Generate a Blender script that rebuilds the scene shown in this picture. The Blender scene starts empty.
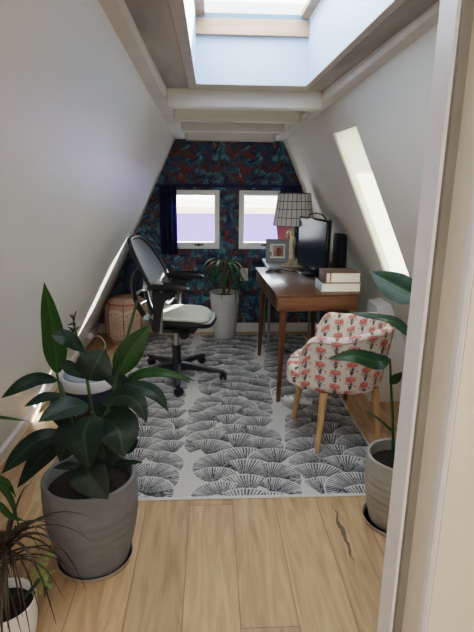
import bpy, bmesh, math, random
import numpy as np
from mathutils import Vector, Matrix
random.seed(7)
rng = np.random.default_rng(11)
scn = bpy.context.scene
col = scn.collection
PI = math.pi

# ------------------------------------------------------------------ materials
def mat(name, base, rough=.6, metal=0., var=.06, scale=8., bump=0., bscale=60., spec=.5, sheen=0., stretch=(1, 1, 1), coat=0.):
    m = bpy.data.materials.new(name); m.use_nodes = True
    nt = m.node_tree; b = nt.nodes['Principled BSDF']
    b.inputs['Roughness'].default_value = rough; b.inputs['Metallic'].default_value = metal
    b.inputs['Specular IOR Level'].default_value = spec
    b.inputs['Coat Weight'].default_value = coat
    if sheen: b.inputs['Sheen Weight'].default_value = sheen
    tc = nt.nodes.new('ShaderNodeTexCoord'); mp = nt.nodes.new('ShaderNodeMapping')
    mp.inputs['Scale'].default_value = stretch
    nt.links.new(tc.outputs['Object'], mp.inputs['Vector'])
    n = nt.nodes.new('ShaderNodeTexNoise'); n.inputs['Scale'].default_value = scale; n.inputs['Detail'].default_value = 5
    nt.links.new(mp.outputs[0], n.inputs['Vector'])
    r = nt.nodes.new('ShaderNodeValToRGB')
    c0 = [max(0, c * (1 - var)) for c in base]; c1 = [min(1, c * (1 + var)) for c in base]
    r.color_ramp.elements[0].color = (*c0, 1); r.color_ramp.elements[1].color = (*c1, 1)
    r.color_ramp.elements[0].position = .3; r.color_ramp.elements[1].position = .7
    nt.links.new(n.outputs['Fac'], r.inputs[0]); nt.links.new(r.outputs[0], b.inputs['Base Color'])
    if bump:
        n2 = nt.nodes.new('ShaderNodeTexNoise'); n2.inputs['Scale'].default_value = bscale
        nt.links.new(mp.outputs[0], n2.inputs['Vector'])
        bp = nt.nodes.new('ShaderNodeBump'); bp.inputs['Strength'].default_value = bump; bp.inputs['Distance'].default_value = .004
        nt.links.new(n2.outputs['Fac'], bp.inputs['Height']); nt.links.new(bp.outputs[0], b.inputs['Normal'])
    return m

def mat_attr(name, rough=.85, sheen=0., spec=.3, bump=0.):
    """Colour from a procedurally painted colour attribute, plus fine weave noise."""
    m = bpy.data.materials.new(name); m.use_nodes = True
    nt = m.node_tree; b = nt.nodes['Principled BSDF']
    b.inputs['Roughness'].default_value = rough; b.inputs['Specular IOR Level'].default_value = spec
    a = nt.nodes.new('ShaderNodeAttribute'); a.attribute_name = 'Col'
    n = nt.nodes.new('ShaderNodeTexNoise'); n.inputs['Scale'].default_value = 90
    tc = nt.nodes.new('ShaderNodeTexCoord'); nt.links.new(tc.outputs['Object'], n.inputs['Vector'])
    mr = nt.nodes.new('ShaderNodeMapRange'); mr.inputs[3].default_value = .88; mr.inputs[4].default_value = 1.12
    nt.links.new(n.outputs['Fac'], mr.inputs[0])
    mx = nt.nodes.new('ShaderNodeVectorMath'); mx.operation = 'SCALE'
    nt.links.new(a.outputs['Color'], mx.inputs[0]); nt.links.new(mr.outputs[0], mx.inputs['Scale'])
    nt.links.new(mx.outputs[0], b.inputs['Base Color'])
    if bump:
        bp = nt.nodes.new('ShaderNodeBump'); bp.inputs['Strength'].default_value = bump; bp.inputs['Distance'].default_value = .003
        nt.links.new(n.outputs['Fac'], bp.inputs['Height']); nt.links.new(bp.outputs[0], b.inputs['Normal'])
    return m

def mat_wood(name, dark, light, axis='Y', scale=3., rough=.45, coat=0.):
    m = bpy.data.materials.new(name); m.use_nodes = True
    nt = m.node_tree; b = nt.nodes['Principled BSDF']; b.inputs['Roughness'].default_value = rough
    b.inputs['Coat Weight'].default_value = coat
    tc = nt.nodes.new('ShaderNodeTexCoord'); mp = nt.nodes.new('ShaderNodeMapping')
    s = {'X': (.12, 1, 1), 'Y': (1, .12, 1), 'Z': (1, 1, .12)}[axis]
    mp.inputs['Scale'].default_value = s
    nt.links.new(tc.outputs['Object'], mp.inputs['Vector'])
    n = nt.nodes.new('ShaderNodeTexNoise'); n.inputs['Scale'].default_value = scale * 6; n.inputs['Detail'].default_value = 8; n.inputs['Distortion'].default_value = .8
    nt.links.new(mp.outputs[0], n.inputs['Vector'])
    r = nt.nodes.new('ShaderNodeValToRGB'); e = r.color_ramp.elements
    e[0].position = .3; e[0].color = (*dark, 1); e[1].position = .7; e[1].color = (*light, 1)
    nt.links.new(n.outputs['Fac'], r.inputs[0]); nt.links.new(r.outputs[0], b.inputs['Base Color'])
    return m

def mat_floor():
    """Oak planks running along Y, 0.204 m wide, random lengths, knots and one dark split."""
    m = bpy.data.materials.new('oak_planks'); m.use_nodes = True
    nt = m.node_tree; N = nt.nodes; K = nt.links; b = N['Principled BSDF']
    def math_(op, a, bb=None, c=None):
        n = N.new('ShaderNodeMath'); n.operation = op
        for i, v in enumerate((a, bb, c)):
            if v is None: continue
            if isinstance(v, (int, float)): n.inputs[i].default_value = v
            else: K.new(v, n.inputs[i])
        return n.outputs[0]
    geo = N.new('ShaderNodeNewGeometry'); sep = N.new('ShaderNodeSeparateXYZ'); K.new(geo.outputs['Position'], sep.inputs[0])
    x, y = sep.outputs[0], sep.outputs[1]
    u = math_('DIVIDE', math_('ADD', x, 10.304 - 10.2 + 10.2 + .0), .204)
    row = math_('FLOOR', u); fu = math_('FRACT', u)
    wn = N.new('ShaderNodeTexWhiteNoise'); wn.noise_dimensions = '1D'; K.new(row, wn.inputs['W'])
    v = math_('DIVIDE', math_('ADD', y, math_('MULTIPLY', wn.outputs['Value'], 1.7)), 1.75)
    seg = math_('FLOOR', v); fv = math_('FRACT', v)
    wn2 = N.new('ShaderNodeTexWhiteNoise'); wn2.noise_dimensions = '2D'
    cmb = N.new('ShaderNodeCombineXYZ'); K.new(row, cmb.inputs[0]); K.new(seg, cmb.inputs[1]); K.new(cmb.outputs[0], wn2.inputs['Vector'])
    # grain
    off = N.new('ShaderNodeVectorMath'); off.operation = 'SCALE'; K.new(wn2.outputs['Color'], off.inputs[0]); off.inputs['Scale'].default_value = 20
    add = N.new('ShaderNodeVectorMath'); add.operation = 'ADD'; K.new(geo.outputs['Position'], add.inputs[0]); K.new(off.outputs[0], add.inputs[1])
    mp = N.new('ShaderNodeMapping'); mp.inputs['Scale'].default_value = (1, .09, 1); K.new(add.outputs[0], mp.inputs['Vector'])
    n1 = N.new('ShaderNodeTexNoise'); n1.inputs['Scale'].default_value = 22; n1.inputs['Detail'].default_value = 8; n1.inputs['Distortion'].default_value = 1.6
    K.new(mp.outputs[0], n1.inputs['Vector'])
    r = N.new('ShaderNodeValToRGB'); e = r.color_ramp.elements
    e[0].position = .28; e[0].color = (.37, .22, .115, 1); e[1].position = .62; e[1].color = (.57, .38, .215, 1)
    K.new(n1.outputs['Fac'], r.inputs[0])
    tone = N.new('ShaderNodeMapRange'); tone.inputs[3].default_value = .84; tone.inputs[4].default_value = 1.12; K.new(wn2.outputs['Value'], tone.inputs[0])
    # seams
    du = math_('MINIMUM', fu, math_('SUBTRACT', 1., fu)); dv = math_('MINIMUM', fv, math_('SUBTRACT', 1., fv))
    su = math_('SMOOTH_MIN', math_('MULTIPLY', du, 1 / .012), math_('MULTIPLY', dv, 1 / .0014), .1)
    sc = math_('MINIMUM', math_('MAXIMUM', su, .45), 1.)
    # one long dark split in a plank right of the rug
    nx = N.new('ShaderNodeTexNoise'); nx.inputs['Scale'].default_value = 14; K.new(geo.outputs['Position'], nx.inputs['Vector'])
    wob = math_('MULTIPLY', math_('SUBTRACT', nx.outputs['Fac'], .5), .035)
    cx = math_('ABSOLUTE', math_('SUBTRACT', math_('ADD', x, wob), .578))
    cy = math_('ABSOLUTE', math_('SUBTRACT', y, 1.9))
    wdt = math_('MULTIPLY', math_('SUBTRACT', .22, cy), .045)
    crack = math_('SUBTRACT', 1., math_('MULTIPLY', math_('GREATER_THAN', wdt, cx), .72))
    fac = math_('MULTIPLY', math_('MULTIPLY', tone.outputs[0], sc), crack)
    sca = N.new('ShaderNodeVectorMath'); sca.operation = 'SCALE'; K.new(r.outputs[0], sca.inputs[0]); K.new(fac, sca.inputs['Scale'])
    K.new(sca.outputs[0], b.inputs['Base Color']); b.inputs['Roughness'].default_value = .42
    bp = N.new('ShaderNodeBump'); bp.inputs['Strength'].default_value = .25; bp.inputs['Distance'].default_value = .002
    K.new(math_('MULTIPLY', sc, crack), bp.inputs['Height']); K.new(bp.outputs[0], b.inputs['Normal'])
    return m

def mat_leaf(name, dark, light, rib, trans=.12, rough=.35):
    m = bpy.data.materials.new(name); m.use_nodes = True
    nt = m.node_tree; N = nt.nodes; K = nt.links; b = N['Principled BSDF']; out = N['Material Output']
    uv = N.new('ShaderNodeUVMap'); sep = N.new('ShaderNodeSeparateXYZ'); K.new(uv.outputs[0], sep.inputs[0])
    def math_(op, a, bb=None):
        n = N.new('ShaderNodeMath'); n.operation = op
        for i, v in enumerate((a, bb)):
            if v is None: continue
            if isinstance(v, (int, float)): n.inputs[i].default_value = v
            else: K.new(v, n.inputs[i])
        return n.outputs[0]
    av = math_('ABSOLUTE', math_('SUBTRACT', sep.outputs[1], .5))
    w = math_('SINE', math_('MULTIPLY', math_('ADD', math_('MULTIPLY', sep.outputs[0], 1.), math_('MULTIPLY', av, -.45)), 120.))
    noise = N.new('ShaderNodeTexNoise'); noise.inputs['Scale'].default_value = 14
    mixf = math_('ADD', math_('MULTIPLY', w, .16), noise.outputs['Fac'])
    r = N.new('ShaderNodeValToRGB'); e = r.color_ramp.elements
    e[0].position = .3; e[0].color = (*dark, 1); e[1].position = .8; e[1].color = (*light, 1)
    K.new(mixf, r.inputs[0])
    mx = N.new('ShaderNodeMix'); mx.data_type = 'RGBA'; K.new(math_('LESS_THAN', av, .035), mx.inputs[0])
    K.new(r.outputs[0], mx.inputs[6]); mx.inputs[7].default_value = (*rib, 1)
    K.new(mx.outputs[2], b.inputs['Base Color']); b.inputs['Roughness'].default_value = rough; b.inputs['Specular IOR Level'].default_value = .3
    tr = N.new('ShaderNodeBsdfTranslucent'); tr.inputs[0].default_value = (light[0] * 2.2, light[1] * 2.2, light[2] * .8, 1)
    ms = N.new('ShaderNodeMixShader'); ms.inputs[0].default_value = trans
    K.new(b.outputs[0], ms.inputs[1]); K.new(tr.outputs[0], ms.inputs[2]); K.new(ms.outputs[0], out.inputs[0])
    return m

def mat_glass(name, gloss=.3):
    m = bpy.data.materials.new(name); m.use_nodes = True
    nt = m.node_tree; N = nt.nodes; K = nt.links; out = N['Material Output']; N.remove(N['Principled BSDF'])
    t = N.new('ShaderNodeBsdfTransparent'); t.inputs[0].default_value = (.96, .98, 1, 1)
    g = N.new('ShaderNodeBsdfGlossy'); g.inputs['Roughness'].default_value = .02
    f = N.new('ShaderNodeFresnel'); f.inputs[0].default_value = 1.12
    ms = N.new('ShaderNodeMixShader'); q = N.new('ShaderNodeMath'); q.operation = 'MULTIPLY'; q.inputs[1].default_value = gloss; K.new(f.outputs[0], q.inputs[0]); K.new(q.outputs[0], ms.inputs[0]); K.new(t.outputs[0], ms.inputs[1]); K.new(g.outputs[0], ms.inputs[2])
    K.new(ms.outputs[0], out.inputs[0]); return m

def mat_shade(name, colour, trans):
    """Thin cloth, paper or shell: part diffuse, part translucent."""
    m = bpy.data.materials.new(name); m.use_nodes = True
    nt = m.node_tree; N = nt.nodes; K = nt.links; out = N['Material Output']; N.remove(N['Principled BSDF'])
    n = N.new('ShaderNodeTexNoise'); n.inputs['Scale'].default_value = 25
    tc = N.new('ShaderNodeTexCoord'); K.new(tc.outputs['Object'], n.inputs['Vector'])
    r = N.new('ShaderNodeValToRGB'); r.color_ramp.elements[0].color = (*[c * .94 for c in colour], 1); r.color_ramp.elements[1].color = (*colour, 1)
    K.new(n.outputs['Fac'], r.inputs[0])
    d = N.new('ShaderNodeBsdfDiffuse'); t = N.new('ShaderNodeBsdfTranslucent')
    K.new(r.outputs[0], d.inputs[0]); K.new(r.outputs[0], t.inputs[0])
    ms = N.new('ShaderNodeMixShader'); ms.inputs[0].default_value = trans
    K.new(d.outputs[0], ms.inputs[1]); K.new(t.outputs[0], ms.inputs[2]); K.new(ms.outputs[0], out.inputs[0]); return m

def mat_mesh(name, colour, alpha):
    """Open woven mesh: fabric mixed with see-through gaps."""
    m = bpy.data.materials.new(name); m.use_nodes = True
    nt = m.node_tree; N = nt.nodes; K = nt.links; out = N['Material Output']; b = N['Principled BSDF']
    b.inputs['Base Color'].default_value = (*colour, 1); b.inputs['Roughness'].default_value = .55
    t = N.new('ShaderNodeBsdfTransparent'); ms = N.new('ShaderNodeMixShader')
    n = N.new('ShaderNodeTexNoise'); n.inputs['Scale'].default_value = 40
    tc = N.new('ShaderNodeTexCoord'); K.new(tc.outputs['Object'], n.inputs['Vector'])
    mr = N.new('ShaderNodeMapRange'); mr.inputs[3].default_value = alpha - .05; mr.inputs[4].default_value = alpha + .05
    K.new(n.outputs['Fac'], mr.inputs[0]); K.new(mr.outputs[0], ms.inputs[0])
    K.new(t.outputs[0], ms.inputs[1]); K.new(b.outputs[0], ms.inputs[2]); K.new(ms.outputs[0], out.inputs[0]); return m

M = {
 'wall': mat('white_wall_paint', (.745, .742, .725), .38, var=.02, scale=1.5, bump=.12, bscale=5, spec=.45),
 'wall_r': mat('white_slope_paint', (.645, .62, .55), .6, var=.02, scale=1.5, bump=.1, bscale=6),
 'cream': mat('cream_door_paint', (.72, .66, .58), .45, var=.02, bump=.05),
 'jamb': mat('chipped_white_gloss', (.74, .735, .76), .4, var=.04, scale=20, bump=.1, bscale=30),
 'rebate_shade': mat('shaded_rebate_olive', (.20, .185, .155), .6, var=.1),  # dark tone paints the shade in the door-frame groove
 'trimw': mat('white_trim_paint', (.78, .77, .74), .4, var=.03, bump=.05, bscale=25),
 'winw': mat('window_white', (.9, .91, .93), .25, var=.02),
 'beam': mat('whitewashed_beam', (.66, .64, .61), .55, var=.08, scale=9, bump=.3, bscale=30, stretch=(.2, 1, 1)),
 'panel': mat('grey_washed_ceiling_board', (.34, .325, .31), .7, var=.34, scale=6, bump=.3, bscale=30, stretch=(1, .2, 1)),
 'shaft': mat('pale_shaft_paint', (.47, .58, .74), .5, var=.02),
 'pine': mat_wood('pine_sash', (.34, .235, .15), (.44, .32, .22), 'X', 3),
 'bluebar': mat('dark_blue_sash', (.12, .2, .28), .4),
 'glass': mat_glass('window_glass'),
 'blind': mat_shade('cream_blind_cloth', (.86, .85, .74), .6),
 'walnut': mat_wood('walnut', (.055, .024, .013), (.15, .072, .037), 'Y', 4, .3, .25),
 'walnut_x': mat_wood('walnut_cross', (.065, .028, .014), (.19, .09, .044), 'X', 4, .38),
 'walnut_z': mat_wood('walnut_leg', (.075, .028, .013), (.16, .065, .03), 'Z', 4, .35),
 'beech': mat_wood('beech_leg', (.42, .25, .12), (.58, .37, .19), 'Z', 4, .45),
 'black': mat('black_plastic', (.013, .014, .016), .42, var=.1),
 'blackg': mat('black_gloss', (.008, .009, .011), .12, var=.1),
 'graph': mat('graphite_plastic', (.018, .019, .022), .4, var=.1),
 'silver': mat('silver_metal', (.52, .53, .54), .3, 1., var=.05),
 'greymetal': mat('grey_leg_metal', (.30, .32, .34), .4, .3, var=.05),
 'seatc': mat('pale_seat_cloth', (.74, .75, .66), .8, var=.04, bump=.2, bscale=200),
 'lumbar': mat('grey_lumbar_pad', (.42, .42, .40), .6, var=.04),
 'meshb': mat_mesh('slate_back_mesh', (.16, .19, .22), .8),
 'pot': mat('grey_stoneware', (.172, .176, .188), .75, var=.08, scale=14, bump=.2, bscale=60),
 'pot2': mat('sage_grey_stoneware', (.33, .32, .29), .7, var=.07, scale=14, bump=.2, bscale=60),
 'potw': mat('white_glaze', (.76, .76, .75), .3, var=.03),
 'pottall': mat('pale_grey_planter', (.55, .55, .55), .5, var=.03),
 'soil': mat('dark_soil', (.022, .016, .012), .95, var=.5, scale=60, bump=1., bscale=120),
 'saucer': mat('smoky_saucer', (.42, .37, .32), .2, var=.05),
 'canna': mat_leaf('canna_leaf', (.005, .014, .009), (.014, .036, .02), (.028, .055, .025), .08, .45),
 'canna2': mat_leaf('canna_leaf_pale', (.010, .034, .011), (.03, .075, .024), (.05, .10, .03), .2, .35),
 'rleaf': mat_leaf('glossy_leaf', (.007, .024, .012), (.022, .06, .028), (.05, .10, .04), .18, .38),
 'strap': mat_leaf('bronze_strap_leaf', (.022, .018, .012), (.055, .042, .025), (.05, .045, .025), .1, .4),
 'strapg': mat_leaf('green_strap_leaf', (.018, .05, .018), (.06, .13, .035), (.10, .18, .06), .3, .4),
 'trail': mat_leaf('speckled_leaf', (.08, .14, .04), (.36, .42, .20), (.3, .38, .16), .2, .5),
 'stem': mat('green_stem', (.035, .075, .03), .5, var=.2),
 'bark': mat('brown_cane', (.16, .10, .06), .8, var=.3, bump=.4),
 'dried': mat('dried_flower', (.035, .027, .022), .9, var=.3),
 'navy': mat('navy_curtain_cloth', (.022, .036, .12), .85, var=.2, scale=30, bump=.1),
 'navy2': mat('navy_cushion_cloth', (.012, .022, .055), .9, var=.2, bump=.2),
 'brass': mat('aged_brass', (.55, .47, .32), .4, .85, var=.2, scale=25),
 'wire': mat('dark_wire', (.10, .09, .08), .5, .4),
 'capiz': mat_shade('capiz_shell', (.86, .85, .80), .55),
 'whitep': mat('white_plastic', (.80, .80, .79), .35, var=.02),
 'page': mat('book_pages', (.80, .76, .70), .9, var=.1, scale=40, stretch=(.05, .05, 8)),
 'brownc': mat('brown_book_cloth', (.20, .12, .085), .6, var=.1),
 'redc': mat('red_cloth', (.42, .03, .035), .6, var=.1),
 'bluec': mat('pale_blue_spine', (.42, .52, .58), .5, var=.05),
 'pink': mat('pink_card', (.66, .20, .24), .7, var=.08, scale=12),
 'framegrey': mat('grey_picture_frame', (.26, .27, .29), .5, var=.08),
 'table': mat('pale_grey_tabletop', (.40, .46, .50), .3, var=.05),
 'binbody': mat('dark_bin_plastic', (.028, .024, .026), .4, var=.1),
 'binnavy': mat('navy_bin_band', (.014, .018, .05), .4),
 'binwhite': mat('white_bin_rim', (.62, .62, .64), .35),
 'binlid': mat('grey_blue_bin_lid', (.30, .36, .44), .3),
 'yellow': mat('yellow_paper', (.55, .42, .12), .7),
 'screen': mat('monitor_glass', (.02, .03, .045), .16, var=.1, spec=.22),
 'rug': mat_attr('rug_weave', .95, bump=.3),
 'paper': mat_attr('tropical_wallpaper', .6, bump=.05),
 'flamingo': mat_attr('printed_cotton', .9, bump=.25),
 'pouf': mat_attr('embossed_leather', .6, bump=.2),
 'photo': mat_attr('printed_photo', .4),
 'house_w': mat('pale_render', (.86, .87, .88), .8, var=.03),
 'house_l': mat('lavender_roof_sheet', (.12, .095, .27), .7, var=.04, scale=2),
 'house_b': mat('sandy_parapet', (.45, .33, .24), .8, var=.05),
 'house_g': mat('house_window_blue', (.12, .2, .36), .2),
 'street': mat('street_asphalt', (.4, .4, .42), .9),
 'floor': mat_floor(),
}

# ------------------------------------------------------------------ mesh helpers
def obj(name, bm, m=None, parent=None, smooth=True, angle=40):
    me = bpy.data.meshes.new(name)
    bmesh.ops.recalc_face_normals(bm, faces=bm.faces)
    bm.to_mesh(me); bm.free()
    o = bpy.data.objects.new(name, me); col.objects.link(o)
    for x in (m if isinstance(m, (list, tuple)) else [m]):
        if x: me.materials.append(x)
    if smooth and len(me.polygons):
        me.polygons.foreach_set('use_smooth', [True] * len(me.polygons))
        try: me.set_sharp_from_angle(angle=math.radians(angle))
        except Exception: pass
    if parent: o.parent = parent
    return o

def thing(name, label, cat, loc=(0, 0, 0), rz=0., group=None):
    o = bpy.data.objects.new(name, None); col.objects.link(o)
    o.empty_display_size = .1; o.location = loc; o.rotation_euler = (0, 0, rz)
    o['label'] = label; o['category'] = cat
    if group: o['group'] = group
    return o

def tag(o, label, cat, group=None, kind=None):
    o['label'] = label; o['category'] = cat
    if group: o['group'] = group
    if kind: o['kind'] = kind
    return o

def struct(name, bm, m, parent=None, smooth=False):
    o = obj(name, bm, m, parent, smooth)
    if not parent: o['kind'] = 'structure'
    return o

def B(): return bmesh.new()

def box(bm, x0, x1, y0, y1, z0, z1, bev=0., mtx=None, seg=2, mi=0):
    r = bmesh.ops.create_cube(bm, size=1.)
    vs = r['verts']
    for v in vs:
        v.co = Vector((x0 + (v.co.x + .5) * (x1 - x0), y0 + (v.co.y + .5) * (y1 - y0), z0 + (v.co.z + .5) * (z1 - z0)))
    fs = {f for v in vs for f in v.link_faces}
    if bev:
        es = {e for v in vs for e in v.link_edges}
        rr = bmesh.ops.bevel(bm, geom=list(es), offset=bev, segments=seg, profile=.5, affect='EDGES')
        vs = list({v for f in rr['faces'] for v in f.verts} | {v for v in vs if v.is_valid})
        fs = {f for v in vs for f in v.link_faces}
    for f in fs: f.material_index = mi
    if mtx is not None:
        for v in vs: v.co = mtx @ v.co
    return vs

def prism(bm, poly, a0, a1, axis='Y'):
    """Extrude a 2-D outline: axis Y takes (x,z) points, Z takes (x,y), X takes (y,z)."""
    def P(p, a):
        return {'Y': (p[0], a, p[1]), 'Z': (p[0], p[1], a), 'X': (a, p[0], p[1])}[axis]
    v0 = [bm.verts.new(P(p, a0)) for p in poly]; v1 = [bm.verts.new(P(p, a1)) for p in poly]
    n = len(poly)
    for i in range(n): bm.faces.new((v0[i], v0[(i + 1) % n], v1[(i + 1) % n], v1[i]))
    bm.faces.new(v0[::-1]); bm.faces.new(v1)
    return v0 + v1

def lathe(bm, prof, seg=40, cx=0, cy=0, cap0=True, cap1=False, wob=None):
    rings = []
    for i, (r, z) in enumerate(prof):
        ring = []
        for k in range(seg):
            a = 2 * PI * k / seg
            rr = r + (wob(a, z) if wob else 0)
            ring.append(bm.verts.new((cx + rr * math.cos(a), cy + rr * math.sin(a), z)))
        rings.append(ring)
    for a, b in zip(rings, rings[1:]):
        for k in range(seg):
            bm.faces.new((a[k], a[(k + 1) % seg], b[(k + 1) % seg], b[k]))
    if cap0: bm.faces.new(rings[0][::-1])
    if cap1: bm.faces.new(rings[-1])

def crom(pts, n):
    pts = [Vector(p) for p in pts]
    if len(pts) == 2: return [pts[0].lerp(pts[1], i / n) for i in range(n + 1)]
    P = [pts[0] * 2 - pts[1]] + pts + [pts[-1] * 2 - pts[-2]]
    out = []; m = len(pts) - 1
    for i in range(n + 1):
        t = i / n * m; k = min(int(t), m - 1); t -= k
        a, b, c, d = P[k:k + 4]
        out.append(.5 * ((2 * b) + (c - a) * t + (2 * a - 5 * b + 4 * c - d) * t * t + (3 * b - a - 3 * c + d) * t ** 3))
    return out

def tube(bm, pts, rad, seg=10, n=None, cap=True):
    pts = crom(pts, n) if n else [Vector(p) for p in pts]
    m = len(pts); rings = []
    t0 = (pts[1] - pts[0]).normalized()
    ref = t0.orthogonal().normalized()
    for i, p in enumerate(pts):
        t = (pts[min(i + 1, m - 1)] - pts[max(i - 1, 0)]).normalized()
        ref = (ref - t * ref.dot(t)).normalized(); s = t.cross(ref)
        f = i / (m - 1)
        r = rad(f) if callable(rad) else (rad[0] + (rad[1] - rad[0]) * f if isinstance(rad, (tuple, list)) else rad)
        rings.append([bm.verts.new(p + (ref * math.cos(2 * PI * k / seg) + s * math.sin(2 * PI * k / seg)) * r) for k in range(seg)])
    for a, b in zip(rings, rings[1:]):
        for k in range(seg): bm.faces.new((a[k], a[(k + 1) % seg], b[(k + 1) % seg], b[k]))
    if cap: bm.faces.new(rings[0][::-1]); bm.faces.new(rings[-1])

def leaf_mesh(bm, spine, hw, nrm, fold=.25, n=18, m=6, prof=None, wave=.0, ph=0.):
    """A blade along a spine: pointed at both ends, folded along the midrib, edges slightly wavy."""
    pts = crom(spine, n); nrm = Vector(nrm).normalized(); uvl = bm.loops.layers.uv.verify()
    prof = prof or (lambda t: math.sin(PI * min(1, t * 1.02) ** .8) ** .75 if 0 < t < .98 else .02)
    rows = []
    for i, p in enumerate(pts):
        t = (pts[min(i + 1, n)] - pts[max(i - 1, 0)]).normalized()
        s = t.cross(nrm)
        s = s.normalized() if s.length > 1e-4 else t.orthogonal().normalized()
        nn = s.cross(t).normalized()
        f = i / n; w = max(hw * prof(f), .0008)
        row = []
        for j in range(m + 1):
            q = j / m * 2 - 1
            d = s * (q * w) + nn * (abs(q) * w * fold - q * q * w * .12) + nn * (wave * w * abs(q) * math.sin(f * 11 + ph + q))
            row.append((bm.verts.new(p + d), f, j / m))
        rows.append(row)
    for a, b in zip(rows, rows[1:]):
        for j in range(m):
            f = bm.faces.new((a[j][0], a[j + 1][0], b[j + 1][0], b[j][0]))
            for lp, src in zip(f.loops, (a[j], a[j + 1], b[j + 1], b[j])): lp[uvl].uv = (src[1], src[2])

def grid_obj(name, xs, ys, fn, mtl, colours, parent=None, hole=None):
    """Fine quad grid; fn maps (u,v) arrays to positions, colours gives RGB per vertex."""
    U, V = np.meshgrid(xs, ys); nu, nv = len(xs), len(ys)
    P = fn(U.ravel(), V.ravel())
    i = np.arange(nu * nv).reshape(nv, nu)
    F = np.stack([i[:-1, :-1].ravel(), i[:-1, 1:].ravel(), i[1:, 1:].ravel(), i[1:, :-1].ravel()], 1)
    if hole is not None:
        cu = (U[:-1, :-1] + U[1:, 1:]).ravel() / 2; cv = (V[:-1, :-1] + V[1:, 1:]).ravel() / 2
        F = F[~hole(cu, cv)]
    me = bpy.data.meshes.new(name)
    me.from_pydata(P.tolist(), [], F.tolist())
    a = me.color_attributes.new('Col', 'FLOAT_COLOR', 'POINT')
    c = np.concatenate([colours(U.ravel(), V.ravel()), np.ones((nu * nv, 1))], 1).astype(np.float32)
    a.data.foreach_set('color', c.ravel())
    me.polygons.foreach_set('use_smooth', [True] * len(me.polygons))
    me.materials.append(mtl)
    o = bpy.data.objects.new(name, me); col.objects.link(o)
    if parent: o.parent = parent
    return o

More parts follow.
